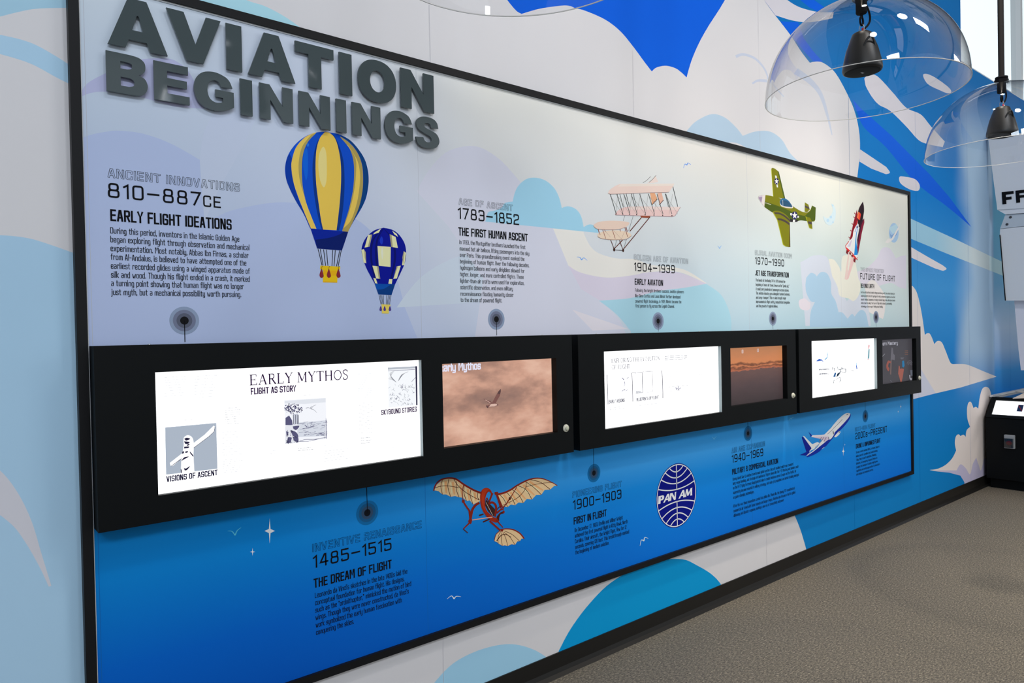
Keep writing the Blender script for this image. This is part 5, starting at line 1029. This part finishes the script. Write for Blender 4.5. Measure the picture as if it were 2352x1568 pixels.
# ---- console two
PAR[0] = l2
B = Flat(YS, 0.000012); c = crop(1380, 790, 7.466)
SER2 = mat('grey_violet_ink', (0.12, 0.11, 0.16, 1), 0.6, 0.1)
serif(B, 'EXPLORING THE EVOLUTION', 1405, 833.2, 1516, 9.4, YS, SER2, 0, 1.35); serif(B, 'OF FLIGHT', 1405.4, 848.2, 1447.3, 9.6, YS, SER2, 0, 1.35); B = cut(B, 'title_lettering', l2)
text(B, 'EARLY VISIONS', 1398.5, 926.8, 1435, 8.4, YS, DKP, th=0.16, gap=2.6); B = cut(B, 'caption_lettering', l2); text(B, 'BLUEPRINTS OF FLIGHT', 1462.4, 921.4, 1513, 7.8, YS, DKP, th=0.16, gap=2.6); B = cut(B, 'caption_lettering', l2)
for a, b_ in (((108, 525), (122, 1035)), ((535, 490), (548, 985)), ((1050, 450), (1065, 928))): B.line(c([a, b_]), 1.2, DKP)
for a, b_, wd in (((535, 490), (710, 480), 0.8), ((710, 480), (718, 830), 1.1), ((718, 472), (880, 463), 0.8), ((880, 463), (890, 815), 0.8), ((740, 832), (890, 815), 0.5), ((600, 845), (720, 832), 0.5)): B.line(c([a, b_]), wd, DKP)
for x, y_, x2, y2, wd in ((360, 575, 395, 610, 1.5), (395, 590, 395, 620, 0.9), (440, 590, 480, 570, 0.9), (470, 560, 440, 620, 0.6), (405, 640, 412, 690, 1.2), (412, 690, 395, 730, 0.8), (350, 610, 320, 660, 0.4), (245, 625, 265, 680, 0.4), (265, 690, 280, 775, 0.4), (360, 805, 420, 770, 1.1), (400, 775, 410, 795, 1.2), (430, 800, 465, 780, 0.9), (345, 825, 380, 805, 0.6), (440, 765, 420, 830, 0.5)): B.line(c([(x, y_), (x2, y2)]), wd, SK)
for x, y_ in ((585, 500), (625, 495)): B.line(c([(x, y_ - 10), (x + 2, y_ + 12)]), 0.8, SK)
B = cut(B, 'sketch_print', l2)
faint(B, c, 610, 560, 690, 610, 5, -0.3, LG, 0.6, 31); faint(B, c, 580, 690, 640, 730, 4, -0.7, LG, 0.6, 32); faint(B, c, 600, 810, 720, 840, 4, -0.05, MID, 0.8, 33); faint(B, c, 945, 560, 985, 610, 3, 0.2, LG, 0.5, 34)
faint(B, c, 1095, 212, 1560, 272, 3, -0.06, MID, 0.8, 35); faint(B, c, 1720, 155, 1960, 170, 2, -0.06, FAINT, 0.4, 36); B.line(c([(70, 230), (900, 185), (2010, 125)]), 0.4, FAINT)
for i, x in enumerate((1105, 1285, 1455)): faint(B, c, x, 378, x + 70, 392, 2, -0.06, LG, 0.5, 40 + i); faint(B, c, x, 450, x + 150, 660, 9, -0.07, LG, 0.5, 44 + i)
B.line(c([(1160, 735), (1495, 705)]), 0.7, MID); B.line(c([(1160, 808), (1280, 795)]), 0.5, MID)
for x in (1165, 1205, 1245, 1285): B.line(c([(x, 735), (x + 4, 806)]), 0.4, LG)
for x, y_, x2, y2 in ((1285, 735, 1300, 790), (1300, 760, 1320, 755), (1325, 720, 1335, 785), (1345, 770, 1375, 745), (1310, 790, 1350, 785)): B.line(c([(x, y_), (x2, y2)]), 1.3, SK)
B.line(c([(1670, 510), (1735, 530)]), 0.6, MID); B.line(c([(1780, 550), (1860, 545)]), 0.5, MID); B.line(c([(1780, 395), (1940, 385)]), 0.4, LG); B.line(c([(1845, 385), (1885, 440)]), 0.5, LG)
faint(B, c, 1680, 690, 1930, 1050, 16, -0.05, FAINT, 0.5, 51); faint(B, c, 1100, 945, 1270, 1125, 9, -0.06, LG, 0.4, 52); faint(B, c, 1430, 900, 1610, 1050, 8, -0.06, FAINT, 0.4, 53); faint(B, c, 150, 1095, 450, 1125, 2, -0.1, MID, 0.5, 54); faint(B, c, 620, 1055, 1020, 1060, 1, -0.11, MID, 0.5, 55); faint(B, c, 200, 1180, 530, 1270, 5, -0.1, FAINT, 0.4, 56); faint(B, c, 620, 1110, 990, 1215, 6, -0.11, FAINT, 0.4, 57)
B.build('rule_print', l2)
B = Flat(YV, 0.000012); c = crop(1660, 770, 8.711); VO = glow(232, 224, 224, 1.0)
B.line(c([(385, 290), (385, 355), (408, 355), (408, 288), (385, 290)]), 1.0, VO); B = cut(B, 'video_lettering', v2); B.line(c([(692, 335), (692, 270), (715, 268), (717, 332)]), 1.0, glow(206, 196, 200)); B.line(c([(692, 320), (716, 318)]), 1.0, glow(196, 180, 186))
B.build('video_lettering', v2)
# ---- console three
PAR[0] = l3
B = Flat(YS, 0.000012); c = crop(1850, 740, 7.468); CB = glow(12, 84, 190); CB2 = glow(60, 160, 216); CD = mat('ink_slate', (0.02, 0.05, 0.09, 1), 0.5, 0.1); RDG = glow(206, 52, 66)
pq([(188, 658), (235, 625), (285, 640), (310, 675), (300, 678), (280, 655), (230, 665), (190, 670)], CB); pq([(322, 640), (365, 600), (382, 490), (386, 520), (375, 610), (345, 640)], CB2); pq([(325, 640), (350, 628), (345, 642)], CD)
pq([(1090, 370), (1098, 400), (1092, 455), (1082, 455), (1080, 410)], RDG); pq([(1080, 455), (1100, 455), (1092, 620), (1066, 630), (1070, 520)], glow(196, 214, 224)); pq([(1085, 460), (1100, 456), (1094, 620), (1075, 620)], glow(40, 130, 140)); pq([(1058, 640), (1066, 625), (1094, 628), (1090, 642), (1075, 636)], glow(214, 120, 130)); B.line(c([(1065, 470), (1058, 600)]), 0.7, glow(214, 140, 146))
B = cut(B, 'aircraft_print', l3)
for a, b_, wd in (((462, 765), (470, 815), 1.2), ((470, 780), (505, 795), 0.7), ((498, 785), (500, 840), 1.2), ((548, 760), (556, 805), 1.0), ((550, 770), (600, 765), 0.5), ((622, 765), (625, 810), 1.1), ((625, 790), (690, 805), 1.0), ((690, 795), (692, 850), 1.2), ((690, 850), (660, 865), 1.0), ((600, 800), (605, 870), 1.5), ((560, 815), (640, 795), 1.1), ((605, 840), (660, 865), 0.8), ((600, 870), (602, 910), 0.6), ((525, 980), (590, 940), 0.8), ((590, 940), (610, 1005), 1.0), ((500, 985), (485, 1000), 1.1), ((485, 1000), (480, 1048), 1.0), ((580, 1028), (612, 990), 0.9)): B.line(c([a, b_]), wd, CD)
pq([(475, 935), (500, 865), (528, 862), (512, 938)], glow(20, 92, 150)); pq([(528, 942), (545, 880), (590, 850), (590, 880), (560, 920)], CD)
B = cut(B, 'drone_print', l3)
for x, y_ in ((232, 805), (235, 880)): faint(B, c, x, y_, x + 200, y_ + 12, 3, -0.06, MID, 0.9, int(y_))
faint(B, c, 460, 480, 660, 545, 6, -0.06, LG, 0.5, 61); faint(B, c, 480, 600, 655, 640, 4, -0.05, LG, 0.5, 62); faint(B, c, 750, 520, 820, 610, 7, -0.06, LG, 0.5, 63); faint(B, c, 855, 500, 910, 585, 6, -0.06, LG, 0.5, 64); faint(B, c, 755, 425, 780, 445, 2, 0, LG, 0.6, 65); faint(B, c, 985, 690, 1060, 800, 7, -0.05, FAINT, 0.5, 66); faint(B, c, 235, 1070, 400, 1145, 7, -0.06, FAINT, 0.5, 67); faint(B, c, 755, 940, 950, 1095, 10, -0.06, FAINT, 0.5, 68)
B.line(c([(785, 825), (830, 832)]), 1.0, CD); B.line(c([(880, 690), (878, 760)]), 1.2, CB2); B.line(c([(875, 740), (882, 800)]), 2.0, CB); B.line(c([(885, 860), (898, 885)]), 0.7, glow(206, 140, 130)); B.line(c([(855, 625), (850, 670)]), 0.6, LG)
B.build('aircraft_print', l3)
B = Flat(YV, 0.000012); B.k = 2
text(B, 'ern Mastery', 2027.4, 793.2, 2062, 8.4, YV, glow(188, 188, 200), th=0.15, gap=2.6, z=0.0002)
pq([(1475, 430), (1500, 440), (1508, 540), (1535, 565), (1530, 650), (1490, 640), (1460, 650), (1468, 520)], glow(98, 96, 104)); pq([(1460, 650), (1480, 650), (1470, 900), (1450, 890)], glow(110, 90, 88)); pq(sm([(1460, 670), (1420, 655), (1390, 720), (1390, 790), (1425, 840), (1440, 790), (1420, 760), (1432, 700), (1468, 700)]), glow(142, 78, 68))
B = cut(B, 'video_print', v3)
pq([(1600, 740), (1615, 750), (1620, 800), (1640, 790), (1690, 800), (1680, 860), (1670, 930), (1650, 1025), (1630, 1020), (1610, 940), (1590, 880)], glow(150, 84, 72)); pq([(1660, 660), (1690, 655), (1700, 740), (1685, 775), (1660, 760)], glow(26, 112, 160)); B = cut(B, 'video_print', v3); pq([(1780, 905), (1800, 900), (1800, 950), (1830, 965), (1812, 1000), (1785, 960)], glow(150, 150, 160)); pq([(1795, 820), (1850, 815), (1850, 915), (1810, 915)], glow(92, 96, 108))
for r_ in (40, 60, 80): B.line(c(ell(1790, 760, r_ * 0.7, r_ * 1.3, 16, -2.6, -0.4)), 0.5, glow(116, 114, 126))
PAR[0] = v3; faint(B, c, 1705, 490, 1765, 550, 3, 0, glow(128, 88, 70), 0.9, 71); faint(B, c, 1635, 610, 1690, 625, 2, 0, glow(128, 128, 140), 0.6, 72); B.line(c([(1320, 585), (1362, 540)]), 0.7, glow(170, 170, 180)); B.line(c([(1455, 995), (1478, 1020)]), 1.0, glow(112, 112, 122))
B.build('video_print', v3)

# ================================================================== HANGING SOUND DOMES
PLA = mat('black_plastic', (0.012, 0.012, 0.012, 1), 0.42, 0.4); GRI = mat('grille_cloth', (0.018, 0.019, 0.02, 1), 0.8, 0.2); ROD = mat('black_powder_coat', (0.006, 0.006, 0.007, 1), 0.75, 0.08); STL = mat('steel_wire', (0.5, 0.5, 0.5, 1), 0.3, 0.5, 1.0); REDP = mat('red_print', (0.35, 0.01, 0.03, 1), 0.5)
ZR = 2.432
def make_dome(loc):
    t_ = empty('sound_dome', loc, None, 'sound dome'); L_ = loc
    R_, H_ = 0.368, 0.365
    pr = [(max(R_ * math.sin(a) ** 0.96, 0.024), H_ * math.cos(a) ** 0.96) for a in [PI / 2 * i / 26 for i in range(1, 27)]]
    pr[-1] = (R_, 0.0)
    d = MB().lathe(L_, [(0.024, H_)] + pr, ACRYLIC, 96).build('dome', t_, 'clear acrylic dome')
    e = MB(); e.lathe(L_, [(R_ - 0.0012, -0.0012), (R_ + 0.0016, -0.0012), (R_ + 0.0016, 0.0012), (R_ - 0.0012, 0.0012), (R_ - 0.0012, -0.0012)], RIM, 96); e.build('rim', d, 'polished dome edge')
    sp = MB(); sp.lathe(L_, [(0.0, 0.240), (0.030, 0.240), (0.036, 0.236), (0.041, 0.222), (0.048, 0.203), (0.059, 0.172), (0.067, 0.138), (0.073, 0.108), (0.074, 0.095), (0.071, 0.087), (0.066, 0.085)], PLA, 48)
    so = sp.build('speaker', t_, 'black pendant loudspeaker')
    ar = MB()
    for a0 in (0, PI):
        ar.tube([(L_[0] + (0.0525 + 0.012 * (1 - abs(u))) * math.cos(a0 - 2.2 + u * 0.62) , L_[1] + (0.0525 + 0.012 * (1 - abs(u))) * math.sin(a0 - 2.2 + u * 0.62), L_[2] + 0.204 - 0.066 * u * u - 0.012 * abs(u)) for u in [i / 8 - 1 for i in range(17)]], 0.004, PLA, 8)
    ar.build('shoulder_ridge', so)
    MB().lathe(L_, [(0.0, 0.083), (0.054, 0.083), (0.064, 0.085), (0.067, 0.087)], GRI, 48).build('grille', so)
    bd_ = MB(); bd_.box((L_[0] - 0.009, L_[1] - 0.004, L_[2] + 0.0815), (L_[0] + 0.009, L_[1] + 0.004, L_[2] + 0.083), mat('grille_badge', (0.25, 0.26, 0.27, 1), 0.4)); bd_.build('badge', so)
    hk = MB(); hk.tube([(L_[0] + 0.013 * math.cos(a), L_[1], L_[2] + 0.288 + 0.017 * math.sin(a)) for a in [2 * PI * i / 20 for i in range(21)]], 0.004, ROD, 8); hk.tube([(L_[0], L_[1], L_[2] + 0.303), (L_[0], L_[1], L_[2] + 0.325)], 0.006, ROD, 8); hk.build('eye_bolt', t_)
    wr_ = MB()
    wr_.tube([(L_[0], L_[1] + 0.010 * math.cos(a), L_[2] + 0.257 + 0.018 * math.sin(a)) for a in [2 * PI * i / 18 for i in range(19)]], 0.0014, STL, 6)
    wr_.tube([(L_[0] + 0.014, L_[1], L_[2] + 0.241), (L_[0] + 0.020, L_[1], L_[2] + 0.275), (L_[0] + 0.008, L_[1], L_[2] + 0.312)], 0.0012, STL, 6); wr_.build('hanging_wire', t_)
    tm = MB()
    for i, m_ in enumerate((REDP, STL, STL, PLA)): tm.lathe((L_[0] - 0.020 + i * 0.010, L_[1] - 0.012, L_[2] + 0.238), [(0.0, 0.013), (0.0035, 0.013), (0.0035, 0)], m_, 10)
    tm.build('terminal', so)
    pole = MB(); pole.lathe(L_, [(0.0, 0.318), (0.019, 0.318), (0.021, 0.322), (0.021, 0.398), (0.0145, 0.404), (0.0145, CEIL - ZR - 0.002), (0.0, CEIL - ZR - 0.002)], ROD, 24); pole.build('pole', t_)
    cl_ = MB(); cl_.lathe(L_, [(0.021, 0.372), (0.034, 0.372), (0.034, 0.390), (0.021, 0.390)], ROD, 6, False); cl_.lathe(L_, [(0.014, 0.392), (0.030, 0.392), (0.030, 0.404), (0.014, 0.404)], ROD, 24); cl_.build('collar', t_)
    cb = MB(); cb.tube([(L_[0] + x, L_[1] + y_, L_[2] + z) for x, y_, z in [(p[0], 0.0, p[1]) for p in sm([(0.022, 0.375), (0.055, 0.355), (0.075, 0.33), (0.072, 0.305), (0.05, 0.282), (0.028, 0.265), (0.024, 0.240)])]], 0.0042, ROD, 8); cb.build('cable', t_)
    cr = MB(); cr.tube([(L_[0] + 0.018, L_[1], L_[2] + 0.49)] + [(L_[0] + 0.030 + 0.012 * math.cos(a), L_[1], L_[2] + 0.49 + 0.012 * math.sin(a)) for a in [PI + 2 * PI * i / 14 for i in range(15)]], 0.003, ROD, 8); cr.build('safety_ring', t_)
    return t_
d2 = make_dome((2.905, -0.982, ZR)); d2['label'] = 'clear dome with black loudspeaker hanging in front of the big white cloud'
def dup(root, loc, label):
    def cp(o, par):
        n_ = o.copy(); COL.objects.link(n_); n_.parent = par
        for ch in [x for x in bpy.data.objects if x.parent == o]: cp(ch, n_)
        return n_
    r = cp(root, None); r.location = loc; r['label'] = label; return r
DOME3 = EYEP + ray(2307, 748) * 3.85; DOME1 = EYEP + ray(1205, 760) * 1.72
d3 = dup(d2, (DOME3.x, DOME3.y, ZR), 'clear dome with black loudspeaker on a tall pole below the bright window')
d1 = dup(d2, (DOME1.x, DOME1.y, ZR), 'clear dome at the top edge above the panel, only its lower rim in view')
for o in (d1, d2, d3): o['group'] = 'clear loudspeaker domes hanging in a row'; 

# ================================================================== CORNER EXHIBIT (right edge)
Y0, Y1 = -0.035, -1.30
XK = W(2264.5, 959, Y0).x; pz = W(2264.5, 959, Y0).z; XT = W(2279, 913, Y0).x; tz = W(2279, 913, Y0).z; XE = XK + 1.5
kiosk = empty('exhibit_kiosk', (XK, -0.01, 0), 'black kiosk with slanted glowing sign standing against the blue mural', 'kiosk')
kb = MB()
side = [(XK, 0.09), (XK, pz), (XT, tz), (XE, tz), (XE, 0.09)]
kb.prism([side], lambda a, b, d: (a, d, b), Y1, Y0, BLACK); kb.box((XK + 0.04, Y1 + 0.02, 0.0), (XE - 0.035, Y0 - 0.02, 0.09), BLACK); kb.build('cabinet', kiosk)
sd = Vector((XT - XK, 0, tz - pz)); sn = Vector((-sd.z, 0, sd.x)).normalized(); L0 = sd.length
def slope(u, y, lift=0.0):
    p = Vector((XK, y, pz)) + sd * u + sn * lift; return (p.x, p.y, p.z)
fk = MB()
for u0, u1, ya, yb in ((0.0, 0.14, Y0, Y1), (0.86, 1.0, Y0, Y1), (0.14, 0.86, Y0, Y0 - 0.04), (0.14, 0.86, Y1 + 0.04, Y1)):
    v = [slope(u0, ya, 0.001), slope(u1, ya, 0.001), slope(u1, yb, 0.001), slope(u0, yb, 0.001), slope(u0, ya, 0.014), slope(u1, ya, 0.014), slope(u1, yb, 0.014), slope(u0, yb, 0.014)]
    fk.add(v, [(3, 2, 1, 0), (4, 5, 6, 7), (0, 1, 5, 4), (1, 2, 6, 5), (2, 3, 7, 6), (3, 0, 4, 7)], BLACK)
fk.build('sign_frame', kiosk)
sg = MB(); sg.add([slope(0.14, Y0 - 0.04, 0.004), slope(0.86, Y0 - 0.04, 0.004), slope(0.86, Y1 + 0.04, 0.004), slope(0.14, Y1 + 0.04, 0.004)], [(0, 1, 2, 3)], SCRW)
for s_, u_, yw in (('STUNT', 0.62, 0.10), ('PLANE', 0.47, 0.08)):
    text(sg, s_, 0, 0, 0, 0, 0, glow(150, 150, 156, 1.0), th=0.12, to=(lambda a, b, u_=u_: slope(u_ + b / L0, Y0 - 0.09 - a, 0.006), yw, 0.014))
ya_, yb_ = WX(2337, 938, XK + 0.09).y, WX(2349.5, 938, XK + 0.09).y
sg.add([slope(0.38, ya_, 0.006), slope(0.70, ya_, 0.006), slope(0.70, yb_, 0.006), slope(0.38, yb_, 0.006)], [(0, 1, 2, 3)], mat('navy_ink', (0.01, 0.04, 0.14, 1), 0.5))
sg.add([slope(0.40, yb_ + .004, 0.007), slope(0.43, yb_ + .002, 0.007), slope(0.68, ya_ - .004, 0.007), slope(0.65, ya_ - .002, 0.007)], [(0, 1, 2, 3)], mat('red_ink', (0.4, 0.03, 0.04, 1), 0.5))
sg.build('lit_sign', kiosk, 'glowing white sign with small navy square')
gt = MB(); gt.box((XT + 0.01, Y1 + 0.01, tz), (XE - 0.02, Y0 - 0.01, tz + 0.004), mat('dark_glass', (0.02, 0.05, 0.07, 1), 0.08, 0.6)); go = gt.build('glass_top', kiosk, 'dark glass top')
MB().box((XT + 0.01, -0.038, tz + 0.004), (XE, -0.012, tz + 0.022), mat('white_rail', (0.8, 0.8, 0.8, 1), 0.4)).build('back_rail', kiosk, 'white back rail')
sw = empty('switch_box', WX(2320, 1014, XK - 0.002), 'small grey box with clear cover on the black kiosk front', 'switch box')
a = WX(2308, 997, XK); b = WX(2333, 1030.5, XK)
g1 = mat('grey_plastic', (0.34, 0.36, 0.38, 1), 0.35, 0.4); bx = MB(); bx.box((XK - 0.030, b.y, b.z), (XK - 0.001, a.y, a.z), g1); bo = bx.build('back_box', sw, bevel=0.006)
cv = MB(); cv.box((XK - 0.052, b.y + 0.008, b.z + 0.012), (XK - 0.030, a.y - 0.008, a.z - 0.03), clear('smoky_cover', (0.42, 0.44, 0.46, 1), 1.0, 0.05)); cv.build('clear_cover', sw, 'smoky clear cover')
kn = MB(); my, mz = (a.y + b.y) / 2, (a.z + b.z) / 2 - 0.01; kn.lathe((XK - 0.0302, my, mz), [(0.0, 0.018), (0.018, 0.018), (0.020, 0.014), (0.020, 0.0)], mat('red_knob', (0.45, 0.02, 0.03, 1), 0.4, 0.4), 20, True, 'X'); kn.build('knob', sw, 'red knob')
# paper-white model resting on the kiosk top
mp = MB(); mm = mat('cream_card', (0.80, 0.66, 0.54, 1), 0.7); zb = tz + 0.004
d_ = ray(2322, 921); mo = EYEP + d_ * ((zb - EYE) / d_.z); mo.x += 0.03; mo.y -= 0.06
wing_ = [(0.02, 0.06), (0.10, 0.02), (0.16, 0.08), (0.30, 0.05), (0.42, 0.15), (0.66, 0.10), (0.74, -0.06), (0.52, -0.16), (0.34, -0.10), (0.24, -0.24), (0.10, -0.16), (0.0, -0.30), (0.03, -0.08)]
mp.prism([[(mo.x + u, mo.y + v) for u, v in wing_]], lambda p_, q_, d: (p_, q_, d + 0.045 * abs(math.sin(p_ * 17 + q_ * 9))), zb + 0.008, zb + 0.002, mm)
mp.prism([[(mo.x + 0.12, mo.y - 0.05), (mo.x + 0.5, mo.y - 0.02), (mo.x + 0.62, mo.y + 0.03), (mo.x + 0.3, mo.y + 0.05)]], lambda p_, q_, d: (p_, q_, d + 0.02 * abs(math.sin(p_ * 23))), zb + 0.075, zb + 0.02, mm)
mp.build('aircraft_model', None, 'cream card aircraft model lying on the dark glass of the kiosk', 'model')

XS = 7.60
FRW = mat('white_laminate', rgb(206, 206, 208), 0.45, 0.3); FRS = mat('grey_laminate', rgb(178, 184, 190), 0.5, 0.3)
sgn = empty('exhibit_header', WX(2296, 540, XS), 'white tapered header board with black FR lettering above the kiosk', 'sign')
def yz(p, x=XS): q_ = WX(*p, x); return (q_.y, q_.z)
def slab(name, pts, x0, x1, m, label=None, extend=0.6):
    B = MB(); B.prism([[yz(p, x0) for p in pts]], lambda a, b, d: (d, a, b), x0, x1, m); return B.build(name, sgn, label)
slab('fascia', [(2269, 312), (2271, 326), (2281.6, 412.6), (2289, 468), (2290.5, 481.5), (2352, 477.7), (2560, 464), (2560, 286)], XS, XS + 0.10, FRW)
lp = MB()
for xx, poly in (('F', [(1303, 1000), (1443, 985), (1445, 1018), (1350, 1030), (1352, 1060), (1418, 1052), (1420, 1085), (1354, 1093), (1358, 1140), (1312, 1145)]), ('R', [(1468, 982), (1600, 968), (1650, 985), (1655, 1030), (1625, 1055), (1668, 1112), (1610, 1118), (1570, 1062), (1520, 1068), (1522, 1122), (1478, 1127)])):
    hole_ = [[(1512, 1012), (1595, 1003), (1602, 1018), (1595, 1030), (1514, 1038)]] if xx == 'R' else []
    lp.prism([[yz((2052 + p / 5.227, 250 + q_ / 5.227)) for p, q_ in lp_] for lp_ in [poly] + hole_], lambda a, b, d: (d, a, b), XS - 0.006, XS - 0.0005, INK)
lp.build('lettering', sgn, 'black FR lettering')
slab('lip', [(2290.5, 481.5), (2309, 492), (2352, 489), (2560, 478), (2560, 464), (2352, 477.7)], XS + 0.012, XS + 0.10, FRW)
slab('bracket', [(2309, 493), (2297, 525), (2352, 519), (2560, 500), (2560, 479)], XS + 0.03, XS + 0.12, FRS)
bl = MB()
for p in ((2321, 498.7), (2313, 515)):
    q_ = WX(*p, XS + 0.03); bl.lathe((q_.x - 0.0002, q_.y, q_.z), [(0.0, 0.006), (0.010, 0.006), (0.012, 0.0)], mat('bolt_grey', (0.06, 0.06, 0.07, 1), 0.4), 12, True, 'X')
bl.build('bolt', sgn)
slab('panel', [(2297, 526), (2296.5, 539), (2309.5, 690), (2430, 690), (2560, 640), (2560, 501), (2352, 520)], XS + 0.02, XS + 0.10, FRW)
slab('edge_strip', [(2295.5, 539), (2308, 690), (2310, 690), (2297.5, 539)], XS + 0.012, XS + 0.018, INK, 'dark edge strip')
slab('lower_panel', [(2329, 684.6), (2339, 800), (2345, 850), (2560, 850), (2560, 630)], XS + 0.105, XS + 0.20, mat('white_laminate_low', rgb(206, 204, 212), 0.45, 0.3))
st = MB(); st.box((XS + 0.21, -0.70, tz + 0.005), (XS + 0.27, -0.60, 2.9), FRS); st.box((XS + 0.10, -0.68, 2.7), (XS + 0.21, -0.62, 2.9), FRS); st.build('post', sgn)
